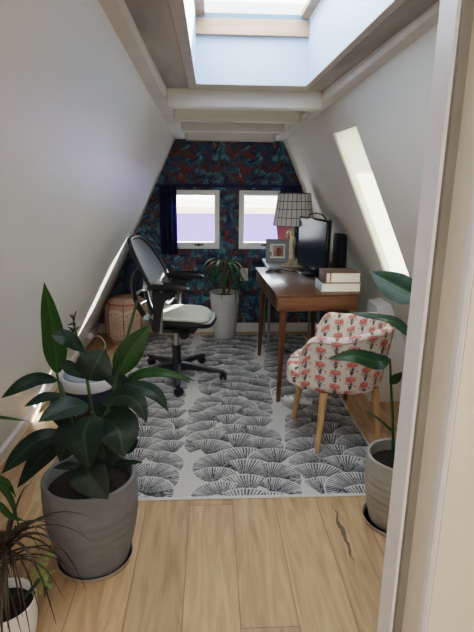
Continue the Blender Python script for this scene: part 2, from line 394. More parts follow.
def copy_tree(o, parent=None):
    c = o.copy(); col.objects.link(c)
    if parent: c.parent = parent
    for ch in list(o.children): copy_tree(ch, c)
    return c
LOOK = 'Medium High Contrast'
SKY, SUN, HALL_FILL, EXPO = 4.5, 16., 10., 0.97
CANNA = [
    ([[-0.586, 1.85, 0.777], [-0.581, 1.84, 0.936], [-0.597, 1.83, 1.137]], 0.0518, (-0.3, -1, 0.2)),
    ([[-0.576, 1.8, 0.948], [-0.526, 1.82, 0.926], [-0.469, 1.84, 0.864]], 0.0258, (0, -1, 0.9)),
    ([[-0.466, 1.83, 0.76], [-0.435, 1.84, 0.82], [-0.404, 1.87, 0.87]], 0.0569, (0.2, -1, 0.5)),
    ([[-0.559, 1.8, 0.84], [-0.52, 1.82, 0.808], [-0.468, 1.84, 0.76]], 0.0225, (0, -0.8, 1)),
    ([[-0.575, 1.82, 0.765], [-0.627, 1.76, 0.794], [-0.673, 1.7, 0.788], [-0.722, 1.66, 0.765]], 0.0269, (0, -0.8, 1)),
    ([[-0.552, 1.78, 0.725], [-0.598, 1.72, 0.737], [-0.648, 1.66, 0.731]], 0.0215, (0, -0.5, 1)),
    ([[-0.454, 1.76, 0.693], [-0.518, 1.68, 0.712], [-0.584, 1.6, 0.703]], 0.0388, (0, -0.8, 1)),
    ([[-0.374, 1.92, 0.743], [-0.316, 1.93, 0.844], [-0.236, 1.95, 0.945]], 0.0515, (0.3, -1, 0.3)),
    ([[-0.326, 1.86, 0.729], [-0.269, 1.85, 0.774], [-0.176, 1.84, 0.781], [-0.058, 1.84, 0.747]], 0.0173, (0, -0.9, 0.8)),
    ([[-0.322, 1.82, 0.746], [-0.253, 1.8, 0.737], [-0.199, 1.78, 0.713], [-0.161, 1.76, 0.661]], 0.0244, (0, -0.8, 1)),
    ([[-0.411, 1.78, 0.687], [-0.325, 1.72, 0.741], [-0.262, 1.68, 0.735], [-0.227, 1.66, 0.663]], 0.0343, (-0.2, -0.8, 1)),
    ([[-0.428, 1.7, 0.674], [-0.434, 1.6, 0.648], [-0.411, 1.56, 0.549]], 0.0589, (-0.2, -1, 0.5)),
    ([[-0.394, 1.72, 0.659], [-0.326, 1.64, 0.648], [-0.303, 1.6, 0.565]], 0.0637, (0.3, -1, 0.5)),
    ([[-0.463, 1.68, 0.501], [-0.434, 1.64, 0.468], [-0.369, 1.61, 0.393]], 0.0575, (0, -1, 0.6)),
    ([[-0.549, 1.78, 0.57], [-0.619, 1.7, 0.582], [-0.671, 1.64, 0.557], [-0.726, 1.6, 0.508]], 0.0359, (-0.2, -0.8, 0.8)),
    ([[-0.573, 1.8, 0.526], [-0.639, 1.76, 0.486], [-0.729, 1.72, 0.373]], 0.0379, (-0.4, -1, 0.6)),
    ([[-0.475, 1.72, 0.461], [-0.511, 1.67, 0.492], [-0.555, 1.62, 0.515]], 0.0181, (0, -0.6, 1)),
    ([[-0.364, 1.8, 0.522], [-0.319, 1.78, 0.507], [-0.274, 1.76, 0.543]], 0.0268, (0.2, -0.8, 0.8)),
    ([[-0.38, 1.76, 0.443], [-0.323, 1.74, 0.458], [-0.256, 1.72, 0.473]], 0.0114, (0, -0.6, 1)),
    ([[-0.387, 1.86, 0.663], [-0.41, 1.84, 0.588], [-0.418, 1.82, 0.512]], 0.0546, (0.2, -1, 0.2)),
    ([[-0.558, 1.86, 0.537], [-0.59, 1.86, 0.623], [-0.622, 1.88, 0.678]], 0.0392, (-0.2, -1, 0.2)),
    ([[-0.402, 1.9, 0.662], [-0.36, 1.92, 0.705], [-0.416, 1.92, 0.757], [-0.441, 1.93, 0.778]], 0.0279, (0, -1, 0.4)),
    ([[-0.491, 1.74, 0.619], [-0.52, 1.7, 0.58], [-0.549, 1.68, 0.503]], 0.0474, (-0.2, -1, 0.3)),
    ([[-0.439, 1.78, 0.535], [-0.407, 1.76, 0.495], [-0.42, 1.72, 0.4]], 0.0493, (0.1, -1, 0.3)),
]
CANNA_STEMS = [
    [[-0.481, 1.78, 0.354], [-0.521, 1.8, 0.568], [-0.568, 1.83, 0.7], [-0.586, 1.85, 0.777]],
    [[-0.471, 1.8, 0.341], [-0.458, 1.82, 0.556], [-0.463, 1.83, 0.686], [-0.48, 1.84, 0.817], [-0.508, 1.85, 0.971]],
    [[-0.447, 1.8, 0.34], [-0.425, 1.86, 0.535], [-0.389, 1.9, 0.679], [-0.374, 1.92, 0.743], [-0.33, 1.935, 0.893], [-0.287, 1.95, 1.039]],
    [[-0.453, 1.78, 0.362], [-0.432, 1.78, 0.535], [-0.389, 1.83, 0.656], [-0.322, 1.84, 0.738]],
    [[-0.491, 1.76, 0.367], [-0.525, 1.78, 0.599], [-0.545, 1.8, 0.692], [-0.568, 1.82, 0.757]],
    [[-0.467, 1.76, 0.375], [-0.444, 1.74, 0.557], [-0.423, 1.72, 0.648], [-0.429, 1.71, 0.685]],
]
RIGHT = [
    ([[0.787, 1.8, 1.076], [0.74, 1.88, 1.093], [0.7, 1.95, 1.114], [0.646, 2.02, 1.146]], 0.0583, (-0.05, -1, 0.2), 'broad dark leaf'),
    ([[0.757, 1.78, 0.927], [0.713, 1.86, 0.971], [0.663, 1.95, 0.971], [0.575, 2.03, 0.967]], 0.0276, (0, -0.7, 1), ''),
    ([[0.74, 1.96, 0.788], [0.694, 1.98, 0.767], [0.6, 2.0, 0.788], [0.493, 2.03, 0.764]], 0.0378, (-0.1, -0.8, 0.7), ''),
    ([[0.755, 1.96, 0.676], [0.766, 1.94, 0.711], [0.78, 1.92, 0.745]], 0.0207, (0, -1, 0.5), ''),
]
RIGHT_STEMS = [
    [[0.827, 2.02, 0.2], [0.794, 1.99, 0.447], [0.759, 1.97, 0.667], [0.74, 1.96, 0.788]],
    [[0.845, 2.02, 0.21], [0.839, 1.95, 0.514], [0.819, 1.85, 0.822], [0.787, 1.8, 1.076]],
    [[0.833, 2.0, 0.212], [0.809, 1.92, 0.53], [0.778, 1.82, 0.792], [0.757, 1.78, 0.927]],
    [[0.782, 1.98, 0.452], [0.732, 1.99, 0.496], [0.68, 2.0, 0.53]],
]
EDGE = [
    ([[-0.654, 1.35, 0.677], [-0.622, 1.36, 0.64], [-0.605, 1.37, 0.617], [-0.591, 1.38, 0.565]], 0.0104, (0, -0.8, 0.8)),
    ([[-0.652, 1.34, 0.657], [-0.615, 1.35, 0.62], [-0.596, 1.36, 0.562], [-0.59, 1.37, 0.481]], 0.0104, (0.4, -0.8, 0.5)),
    ([[-0.656, 1.32, 0.598], [-0.618, 1.33, 0.57], [-0.597, 1.34, 0.528], [-0.564, 1.36, 0.495]], 0.0103, (0, -0.8, 0.8)),
    ([[-0.639, 1.36, 0.843], [-0.596, 1.38, 0.827], [-0.539, 1.4, 0.806]], 0.0046, (0, -0.9, 0.5)),
]
# ------------------------------------------------------------------ the room
YB = 4.98                                   # back wall
def xl(z): return -.335 - .455 * (1.83 - z)  # left slope
def xr(z): return .686 + .455 * (1.83 - z)   # right slope
ZT = 1.99
bm = B(); box(bm, -2.2, 2.4, -1.4, YB + .1, -.12, 0); struct('floor', bm, M['floor'])

bm = B(); prism(bm, [(xl(-.1), -.1), (xl(2.3), 2.3), (xl(2.3) - .15, 2.3), (xl(-.1) - .15, -.1)], .3, YB + .1); struct('wall_left', bm, M['wall'])
# right slope with the roof-window opening
WY0, WY1, WZ0, WZ1 = 2.64, 3.12, .90, 1.765
bm = B()
def slab(y0, y1, z0, z1): prism(bm, [(xr(z0), z0), (xr(z1), z1), (xr(z1) + .15, z1), (xr(z0) + .15, z0)], y0, y1)
slab(.8, WY0, -.1, 2.3); slab(WY1, YB + .1, -.1, 2.3); slab(WY0, WY1, -.1, WZ0); slab(WY0, WY1, WZ1, 2.3)
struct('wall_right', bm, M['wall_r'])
# roof window: blind, thin lining and outer pane
bm = B(); g = .006
prism(bm, [(xr(WZ0) + .012, WZ0), (xr(WZ1) + .012, WZ1), (xr(WZ1) + .015, WZ1), (xr(WZ0) + .015, WZ0)], WY0, WY1)
w3 = struct('window_3', bm, M['blind'])
bm = B(); prism(bm, [(xr(WZ0) + .125, WZ0), (xr(WZ1) + .125, WZ1), (xr(WZ1) + .13, WZ1), (xr(WZ0) + .13, WZ0)], WY0, WY1); struct('pane', bm, M['glass'], w3)

# wallpaper wall at the back, with two window openings
W1 = (-.375, .085, .845, 1.40); W2 = (.272, .73, .845, 1.40)
def cuts(lo, hi, step, extra):
    a = sorted(set(np.round(np.arange(lo, hi, step), 4).tolist() + [hi] + list(extra)))
    return np.array(a)
def paper_colours(U, V):
    cols = np.zeros((len(U), 3)); cols[:] = (.045, .06, .11)
    palette = [(.06, .17, .22), (.045, .12, .18), (.15, .045, .05), (.155, .06, .06), (.02, .03, .07), (.10, .24, .29), (.12, .05, .06), (.04, .10, .16), (.05, .08, .14)]
    r = random.Random(5)
    PX = .56
    for k in range(950):
        cx, cy = r.uniform(-PX / 2, PX / 2), r.uniform(-.1, 2.1); L = r.uniform(.028, .075); w = L * r.uniform(.16, .36)
        a = r.uniform(0, PI); bend = r.uniform(-6, 6); c = np.array(palette[r.randrange(len(palette))]) * r.uniform(1.05, 1.6)
        for kx in range(-4, 5):
            X0 = cx + kx * PX
            if X0 < -1.4 or X0 > 1.7: continue
            flip = 1
            idx = np.where((np.abs(U - X0) < L * 1.1) & (np.abs(V - cy) < L * 1.1))[0]
            if not len(idx): continue
            du = (U[idx] - X0) * flip; dv = V[idx] - cy
            p = du * math.cos(a) + dv * math.sin(a); q = -du * math.sin(a) + dv * math.cos(a) + bend * p * p
            d = (p / L) ** 2 + (q / np.maximum(w * (1 - .5 * (p / L)), 1e-4)) ** 2
            ins = d < 1
            vein = (np.abs(q) < w * .10) | (np.abs(((p + np.abs(q) * .8) / L * 6) % 1 - .5) < .12)
            cc = np.where(vein[:, None], c * .5, c)
            cols[idx[ins]] = cc[ins]
    return cols
xs = cuts(-1.25, 1.6, .008, [W1[0], W1[1], W2[0], W2[1]]); zs = cuts(0, 1.96, .008, [W1[2], W1[3]])
def in_hole(cu, cv):
    h = np.zeros(len(cu), bool)
    for w in (W1, W2): h |= (cu > w[0]) & (cu < w[1]) & (cv > w[2]) & (cv < w[3])
    return h
wb = grid_obj('wall_back', xs, zs, lambda u, v: np.stack([u, np.full_like(u, YB), v], 1), M['paper'], paper_colours, hole=in_hole); wb['kind'] = 'structure'
# masonry behind the paper, around the openings
bm = B()
for a in ((-1.6, W1[0], 0, 2.3), (W1[1], W2[0], 0, 2.3), (W2[1], 1.9, 0, 2.3), (W1[0], W1[1], 0, W1[2]), (W1[0], W1[1], W1[3], 2.3), (W2[0], W2[1], 0, W2[2]), (W2[0], W2[1], W2[3], 2.3)):
    box(bm, a[0], a[1], YB + .002, YB + .14, a[2], a[3])
o = struct('reveal', bm, M['trimw'], wb)

def frame(bm, x0, x1, z0, z1, y0, y1, w, wb_=None, bev=.004):
    wb_ = wb_ or w
    box(bm, x0, x0 + w, y0, y1, z0, z1, bev); box(bm, x1 - w, x1, y0, y1, z0, z1, bev)
    box(bm, x0 + w, x1 - w, y0, y1, z1 - w, z1, bev); box(bm, x0 + w, x1 - w, y0, y1, z0, z0 + wb_, bev)
for n, w in ((1, W1), (2, W2)):
    bm = B(); frame(bm, w[0], w[1], w[2], w[3], YB - .02, YB + .05, .028)
    wi = struct('window_%d' % n, bm, M['winw'])
    bm = B(); frame(bm, w[0] + .02, w[1] - .02, w[2] + .02, w[3] - .02, YB - .03, YB + .035, .03, .045); struct('sash', bm, M['winw'], wi)
    bm = B(); box(bm, w[0] + .045, w[1] - .045, YB + .02, YB + .026, w[2] + .06, w[3] - .045); struct('pane', bm, M['glass'], wi)
    bm = B(); hx = (w[0] + w[1]) / 2 + .03; box(bm, hx - .045, hx + .045, YB - .042, YB - .03, w[2] + .034, w[2] + .048, .003)
    old = set(bm.verts); lathe(bm, [(.013, 0), (.013, .014), (.006, .02)], 16, cap1=True)
    for v in set(bm.verts) - old: v.co = Vector((hx, YB - .03 - v.co.z, w[2] + .041)) + Vector((v.co.x, 0, v.co.y))
    struct('handle', bm, M['graph'], wi)

# rail over both windows
bm = B(); box(bm, -.56, .86, YB - .05, YB - .001, 1.425, 1.452, .004); struct('trim_1', bm, M['navy'])

# front ceiling panel with the skylight hole
HX0, HX1, HY0, HY1, ZC, ZS = -.068, .472, 1.25, 2.70, 1.95, 2.235
bm = B()
XC0, XC1 = -.40, .80
for a in ((XC0, HX0 - .042, .8, 2.85), (HX1 + .03, XC1, .8, 2.85)):
    box(bm, a[0], a[1], a[2], a[3], ZC, ZC + .03)
struct('ceiling', bm, M['panel'])
bm = B()                                     # lining boards round the hole
box(bm, HX0 - .04, HX0, .8, 2.85, ZC - .004, ZC + .0008); box(bm, HX1, HX1 + .028, .8, 2.85, ZC - .004, ZC + .0008)
box(bm, HX0, HX1, HY1, 2.85, ZC - .004, ZC + .0008); box(bm, HX0, HX1, .8, HY0, ZC - .004, ZC + .0008)
struct('trim_2', bm, mat('pale_grey_lining', (.47, .45, .44), .6, var=.08, bump=.1))
bm = B(); t = .02                            # shaft
box(bm, HX0 - t, HX0, HY0, HY1, ZC + .001, ZS); box(bm, HX1, HX1 + t, HY0, HY1, ZC + .001, ZS)
box(bm, HX0 - t, HX1 + t, HY1, HY1 + t, ZC + .001, ZS); box(bm, HX0 - t, HX1 + t, HY0 - t, HY0, ZC + .001, ZS)
struct('trim_3', bm, M['shaft'])
bm = B()                                     # roof deck that keeps the sky out
box(bm, -1.6, HX0 - t, .3, YB + .1, ZS, ZS + .08); box(bm, HX1 + t, 1.9, .3, YB + .1, ZS, ZS + .08)
box(bm, HX0 - t, HX1 + t, HY1 + t, YB + .1, ZS, ZS + .08); box(bm, HX0 - t, HX1 + t, .3, HY0 - t, ZS, ZS + .08)
box(bm, -.5, .85, 2.85, YB + .1, 1.985, 2.02)
struct('ceiling_back', bm, M['beam'])
bm = B(); frame(bm, HX0, HX1, 0, 1, 0, 1, .02)   # skylight sash: pine bar + dark frame
bm.free(); bm = B()
box(bm, HX0, HX1, HY1 - .03, HY1, ZS - .075, ZS - .005, .003); box(bm, HX0, HX1, HY0, HY0 + .03, ZS - .075, ZS - .005, .003)
box(bm, HX0, HX0 + .045, HY0 + .03, HY1 - .03, ZS + .002, ZS + .03, .003); box(bm, HX1 - .045, HX1, HY0 + .03, HY1 - .03, ZS + .002, ZS + .03, .003)  # side bars added to stop sun coming through the skylight
w4 = struct('window_4', bm, M['pine'])
bm = B(); box(bm, HX0 - .0, HX1, HY1 - .022, HY1 + .01, ZS - .005, ZS + .02, .003); box(bm, HX0, HX1, HY0 - .01, HY0 + .05, ZS - .005, ZS + .02, .003)
struct('sash', bm, M['bluebar'], w4)
bm = B(); box(bm, HX0 + .045, HX1 - .045, HY0 + .05, HY1 - .022, ZS + .004, ZS + .01); struct('pane', bm, mat_glass('skylight_glass', .04), w4)

# beams across the back half, purlins along both slopes
k = 4
for y0 in (2.855, 3.50, 4.26, 4.87):
    bm = B(); box(bm, -.2245, .5875, y0, y0 + (.10 if y0 < 4.8 else .108), 1.862 if y0 < 4.8 else 1.836, 1.984, .008)
    struct('trim_%d' % k, bm, M['beam']); k += 1
def purlin(n, pts):
    bm = B(); vs = prism(bm, pts, .8, YB)
    for v in vs:
        if v.co.z < 1.98: v.co.z += .104 * (1 - (v.co.y - .8) / (YB - .8))
    struct(n, bm, M['beam'])
purlin('trim_8', [(xl(1.84) - .02, 1.850), (-.238, 1.852), (-.225, 1.862), (-.225, 1.995), (xl(1.995) - .02, 1.995)])
purlin('trim_9', [(xr(1.84) + .02, 1.845), (.60, 1.847), (.588, 1.86), (.588, 1.995), (xr(1.995) + .02, 1.995)])

# baseboards
bm = B(); prism(bm, [(xl(0), 0), (xl(0) + .03, 0), (xl(.10) + .018, .095), (xl(.11), .115)], .3, YB); struct('baseboard_left', bm, M['trimw'])
bm = B(); prism(bm, [(xr(0), 0), (xr(0) - .03, 0), (xr(.10) - .018, .095), (xr(.11), .115)], .8, YB); struct('baseboard_right', bm, M['trimw'])
bm = B(); box(bm, xl(0) + .04, xr(0) - .04, YB - .018, YB, 0, .095, .004); struct('baseboard_back', bm, M['trimw'])
# white boxing against the right slope, behind the printed chair
bm = B(); prism(bm, [(1.11, 0), (1.11, .685), (1.20, .70), (xr(0) + .02, 0)], 3.25, 3.47); struct('trim_10', bm, M['trimw'])

# door frame on the right, stepping back towards the camera
z1 = 2.2
bm = B(); prism(bm, [(.388, .95), (.388, .882), (.392, .878), (.48, .878), (.48, .95)], 0, z1, 'Z'); struct('trim_11', bm, M['jamb'])
bm = B(); prism(bm, [(.3925, .8779), (.3925, .866), (.42, .866), (.42, .8779)], 0, z1, 'Z'); struct('trim_12', bm, M['rebate_shade'])  # strip coloured dark to stand for the shadowed groove
bm = B(); prism(bm, [(.4085, .8659), (.4085, .80), (.46, .80), (.46, .8659)], 0, z1, 'Z'); struct('trim_13', bm, M['cream'])
bm = B(); prism(bm, [(.4085, .7999), (.4085, .784), (.412, .776), (.4145, .776), (.4145, .7999)], 0, z1, 'Z'); struct('trim_14', bm, M['jamb'])
bm = B(); box(bm, .415, 1.75, .774, .799, 0, z1); box(bm, .481, 1.75, .80, .93, 0, z1); struct('wall_front', bm, M['cream'])
# hallway behind the camera
bm = B(); box(bm, -1.9, 1.9, -1.5, -1.35, 0, 2.4); struct('wall_hall', bm, M['trimw'])
bm = B(); box(bm, 1.75, 1.9, -1.4, .95, 0, 2.4); struct('wall_hall_right', bm, M['trimw'])
bm = B(); box(bm, -1.9, -1.75, -1.4, .4, 0, 2.4); struct('wall_hall_left', bm, M['trimw'])
bm = B(); box(bm, -1.9, 1.9, -1.5, .84, 2.2, 2.35); struct('ceiling_hall', bm, M['trimw'])

# outside: the house across the street, seen through the back windows
hs = thing('building', 'overexposed pale house with lavender roof seen across the street through the windows', 'building', (0, 16, -6))
def opart(n, m_, *bx):
    b_ = B()
    for q in bx: box(b_, *q)
    return obj(n, b_, m_, hs, False)
opart('wall', M['house_w'], (-9, -1.1, 2.0, 8, 0, 7.05), (-1.1, 9, 2.0, 8, 0, 6.9))
opart('gable', M['house_w'], (-1.2, .2, 1.5, 3, 6.5, 6.86))
opart('gable', M['house_w'], (1.2, 2.6, 1.4, 3, 6.5, 7.1))
opart('roof', M['house_l'], (-9, 9, -1.2, 1.9, 3.0, 6.55))
opart('parapet', M['house_b'], (-9, 9, -1.22, 1.95, 6.551, 6.73))
for x in (-2.6, -1.0, .55, 1.9, 3.3): opart('window', M['house_g'], (x, x + .5, 1.9, 1.99, 6.62, 6.82))
bm = B(); box(bm, -30, 30, 6, 60, -6.3, -6.0); struct('ground', bm, M['street'])

# ------------------------------------------------------------------ rug
def rug_colours(U, V):
    n = len(U); light = np.array((.54, .525, .50)); cols = np.tile(light, (n, 1))
    dark = np.array((.045, .048, .058)); pale = np.array((.56, .55, .54))
    r = random.Random(3)
    fans = []
    for ci, cx in enumerate((-.56, -.02, .56)) if False else enumerate((-.43, .15, .735)):
        y = 5.0; k = 0
        while y > 1.9:
            wob = .035 * math.sin(y * 5 + ci * 2)
            s = 1 if k % 2 else -1
            fans.append((cx + wob + s * .03, y + r.uniform(-.02, .02), s * r.uniform(.7, 1.15), r.uniform(.18, .205), y + r.uniform(-.05, .05)))
            fans.append((cx + wob - .155, y - .05 + r.uniform(-.02, .02), -r.uniform(.8, 1.35) * (1 if r.random() < .75 else -.6), r.uniform(.15, .175), y - .05 + r.uniform(-.05, .05)))
            fans.append((cx + wob + .155, y - .02 + r.uniform(-.02, .02), r.uniform(.8, 1.35) * (1 if r.random() < .75 else -.6), r.uniform(.15, .175), y - .02 + r.uniform(-.05, .05)))
            y -= .135; k += 1
    fans.sort(key=lambda f: -f[4])
    for cx, cy, tilt, R, _ in fans:
        ay = cy - R * .62                        # apex on the near side, fan opening away
        ax = cx - math.sin(tilt) * R * .3
        idx = np.where((np.abs(U - ax) < R * 1.25) & (np.abs(V - ay) < R * 1.25))[0]
        if not len(idx): continue
        du, dv = U[idx] - ax, V[idx] - ay
        rho = np.hypot(du, dv); th = np.arctan2(du, dv) - tilt
        lim = R * (1.12 - .10 * np.abs(th)); half = 1.30
        ins = (np.abs(th) < half) & (rho < lim)
        nl = 26
        ph = (th / (2 * half) + .5) * nl
        fr = np.abs(ph % 1 - .5) * 2              # 0 mid of line .. 1
        edge = rho / lim
        wid = .42 + .60 * np.clip(.80 - edge, 0, 1) + .10 * np.sin(ph * 1.7 + cx * 9)
        side = np.where(th * (1 if tilt >= 0 else -1) > .35, .22, 0.)
        ink = np.clip((wid + side - fr) * 4.5 + .5, 0, 1)
        ink = np.where(edge > .958, 0, ink)
        
        base_ = np.array((.46, .455, .45)) * np.clip(.60 + .55 * edge, 0, 1.1)[:, None]
        c = base_ * (1 - ink[:, None]) + dark * ink[:, None]
        tip_ = np.clip((edge - .62) * 5, 0, 1) * (np.sin(ph * .9 + cx * 7 + cy * 13) > .1); c = c * (1 - (tip_ * (1 - ink))[:, None]) + pale * 1.05 * (tip_ * (1 - ink))[:, None]
        c = np.where((edge > .958)[:, None], pale * 1.05, c)
        cols[idx[ins]] = c[ins]
    bd = (U < -.775) | (U > .915) | (V < 2.175) | (V > 4.835)
    cols[bd] = (.58, .57, .55)
    return cols
rx = np.arange(-.79, .9301, .0042); ry = np.arange(2.16, 4.8501, .0052)
rug = grid_obj('rug', rx, ry, lambda u, v: np.stack([u, v, .010 - .008 * ((np.abs(u - .07) > .855) | (np.abs(v - 3.505) > 1.34))], 1), M['rug'], rug_colours)
tag(rug, 'flat woven rug with dark fan leaves on pale ground covering the oak floor', 'rug')
# ------------------------------------------------------------------ walnut desk (front faces -X, long side along Y)
DZ = .78
desk = thing('desk', 'walnut writing desk with splayed tapered legs standing on the rug', 'desk', (.408, 3.75, 0), math.radians(2.6))
DL, DD = 1.06, .545                          # length along Y, depth along X; local x 0..DD, y -DL/2..DL/2
bm = B(); box(bm, -.008, DD, -DL / 2, DL / 2, DZ - .022, DZ, .005); obj('tabletop', bm, M['walnut'], desk)
bm = B(); box(bm, .005, DD - .01, -DL / 2 + .004, -DL / 2 + .024, DZ - .118, DZ - .022, .002); obj('side_panel', bm, M['walnut_x'], desk)
bm = B(); box(bm, .005, DD - .01, DL / 2 - .024, DL / 2 - .004, DZ - .118, DZ - .022, .002); obj('side_panel', bm, M['walnut_x'], desk)
bm = B(); box(bm, DD - .03, DD - .01, -DL / 2 + .024, DL / 2 - .024, DZ - .118, DZ - .022, .002); obj('back_panel', bm, M['walnut'], desk)
for s in (-1, 1):
    y0, y1 = sorted((s * .006, s * (DL / 2 - .028)))
    bm = B(); box(bm, -.002, .016, y0, y1, DZ - .115, DZ - .026, .003); box(bm, .016, DD - .06, y0 + .01, y1 - .01, DZ - .112, DZ - .104)
    dr = obj('drawer', bm, M['walnut'], desk)
for sx, sy in ((0, -1), (0, 1), (1, -1), (1, 1)):
    a = Vector((.055 if not sx else DD - .06, sy * (DL / 2 - .06), DZ - .118)); b = Vector((.035 if not sx else DD - .03, sy * (DL / 2 - (.005 if sy < 0 else .06)) + (.03 if sy < 0 else 0), .011))
    bm = B(); tube(bm, [a, a.lerp(b, .3), b], lambda f: .027 - .012 * f, 16); obj('leg', bm, M['walnut_z'], desk)

# pale side table beyond the desk
st = thing('side_table', 'pale grey metal-legged table behind the walnut desk under the windows', 'table', (.74, 4.60, 0))
bm = B(); box(bm, -.25, .28, -.27, .24, .745, .772, .006); obj('tabletop', bm, M['table'], st)
for sx in (-1, 1):
    for sy in (-1, 1):
        bm = B(); tube(bm, [(sx * .22, sy * .20, .745), (sx * .225, sy * .235 if sy < 0 else sy * .19, .0105)], .012, 12); obj('leg', bm, M['greymetal'], st)

# table lamp: square brass base, figure stem, capiz shade in a wire grid
lamp = thing('table_lamp', 'brass table lamp with a square-gridded shell shade by the right window', 'lamp', (.712, 4.425, .772))
bm = B(); lathe(bm, [(.085, 0), (.085, .012), (.07, .02), (.062, .03), (.045, .04), (.03, .06)], 32, cap1=True); obj('base', bm, M['brass'], lamp)
bm = B(); lathe(bm, [(.03, .05), (.024, .08), (.018, .12), (.022, .16), (.027, .20), (.022, .24), (.016, .26), (.022, .285), (.018, .31), (.010, .33)], 24, cap1=True, wob=lambda a, z: .005 * math.sin(3 * a + z * 40))
tube(bm, [(.0, 0, .22), (-.05, -.01, .25), (-.035, -.01, .30), (0, 0, .33)], .009, 8, 10); tube(bm, [(0, 0, .32), (0, 0, .40)], .006, 8); obj('stem', bm, M['brass'], lamp)
bm = B(); SH = [(.174, .352), (.164, .42), (.154, .49), (.146, .555), (.139, .618)]
lathe(bm, SH, 48, cap0=False); sh = obj('lamp_shade', bm, M['capiz'], lamp)
bm = B()
for r_, z_ in SH:
    tube(bm, [((r_ + .001) * math.cos(2 * PI * q / 48), (r_ + .001) * math.sin(2 * PI * q / 48), z_) for q in range(49)], .0027, 6)
for q in range(24):
    a = 2 * PI * q / 24; tube(bm, [((r_ + .001) * math.cos(a), (r_ + .001) * math.sin(a), z_) for r_, z_ in SH], .0022, 6)
for q in range(3):
    a = 2 * PI * q / 3; tube(bm, [(0, 0, .40), (.15 * math.cos(a), .15 * math.sin(a), .55)], .002, 6)
obj('wire_grid', bm, M['wire'], sh)

# picture frame and pink card on the side table
fr = thing('picture_frame', 'grey picture frame with a small portrait leaning beside the brass lamp', 'picture frame', (.60, 4.56, .772), math.radians(-4))
T = Matrix.Rotation(math.radians(-10), 4, 'X')
bm = B(); 
for a in ((-.105, -.068, 0, .215), (.068, .105, 0, .215), (-.068, .068, 0, .045), (-.068, .068, .172, .215)): box(bm, a[0], a[1], -.01, .01, a[2], a[3], .003, T)
obj('frame', bm, M['framegrey'], fr)
bm = B(); box(bm, -.070, .070, .0, .008, .043, .174, 0, T); obj('mount', bm, M['whitep'], fr)
def photo_col(U, V):
    c = np.zeros((len(U), 3)); c[:] = (.30, .20, .16)
    c[(U ** 2 / .0012 + (V - .125) ** 2 / .0014) < 1] = (.50, .30, .22)
    c[((U - .012) ** 2 / .0006 + (V - .10) ** 2 / .0016) < 1] = (.22, .05, .05)
    c[(U < -.035)] = (.66, .66, .64); c[(V > .158)] = (.10, .06, .05); return c
grid_obj('photo', np.arange(-.056, .0565, .004), np.arange(.058, .160, .004), lambda u, v: np.array([T @ Vector((a, -.0015, b)) for a, b in zip(u, v)]), M['photo'], photo_col, fr)
bm = B(); box(bm, -.07, -.05, .01, .06, 0, .10, .003); obj('easel_back', bm, M['framegrey'], fr)

card = thing('greeting_card', 'pink and white card propped upright behind the brass lamp', 'card', (.725, 4.76, .772), math.radians(-6))
T = Matrix.Rotation(math.radians(-6), 4, 'X')
bm = B(); box(bm, -.075, .06, -.004, .004, 0, .19, .001, T); obj('lower_panel', bm, M['whitep'], card)
bm = B(); box(bm, -.075, .06, -.005, .003, .19, .32, .001, T @ Matrix.Rotation(math.radians(-7), 4, 'Y')); obj('upper_panel', bm, M['pink'], card)

# monitors
def monitor(loc, rz, label, w, h, zb):
    t = thing('monitor', label, 'monitor', loc, rz)   # screen faces local -x
    bm = B(); box(bm, -.10, .10, -.13, .13, 0, .012, .005); obj('base', bm, M['blackg'], t)
    bm = B(); tube(bm, [(.05, 0, .01), (.06, 0, .09), (.03, 0, zb + h * .45)], .018, 12, 10); obj('stand', bm, M['black'], t)
    bm = B(); box(bm, -.008, .022, -w / 2, w / 2, zb, zb + h, .006); obj('casing', bm, M['blackg'], t)
    bm = B(); box(bm, -.0105, -.0085, -w / 2 + .014, w / 2 - .014, zb + .02, zb + h - .014); obj('screen', bm, M['screen'], t)
    bm = B(); box(bm, .022, .028, -w / 2 - .002, w / 2 + .002, zb + .001, zb + h - .001, .002); obj('rear_shell', bm, M['silver'], t)
    return t
monitor((.80, 3.985, DZ), math.radians(17), 'black monitor with glossy screen reflecting the windows, nearer the office chair', .47, .40, .035)
sk = thing('speaker', 'slim black upright speaker with pale edge behind the monitor', 'speaker', (.985, 3.85, DZ), math.radians(17))
bm = B(); box(bm, -.03, .024, -.06, .06, 0, .33, .006); obj('cabinet', bm, M['black'], sk)
bm = B(); box(bm, .0245, .031, -.061, .061, .0, .331, .002); obj('rear_shell', bm, M['silver'], sk)
bm = B(); box(bm, -.034, -.0305, -.052, .052, .02, .315, .001); obj('grille', bm, M['graph'], sk)
o = B(); tube(o, [(.785, 4.15, 1.20), (.80, 4.12, 1.235), (.83, 4.02, 1.25), (.865, 3.94, 1.235), (.89, 3.88, 1.18)], .006, 10, 20)
cb = obj('cable', o, M['black']); tag(cb, 'dark cable arching over the top edge of the monitor', 'cable')
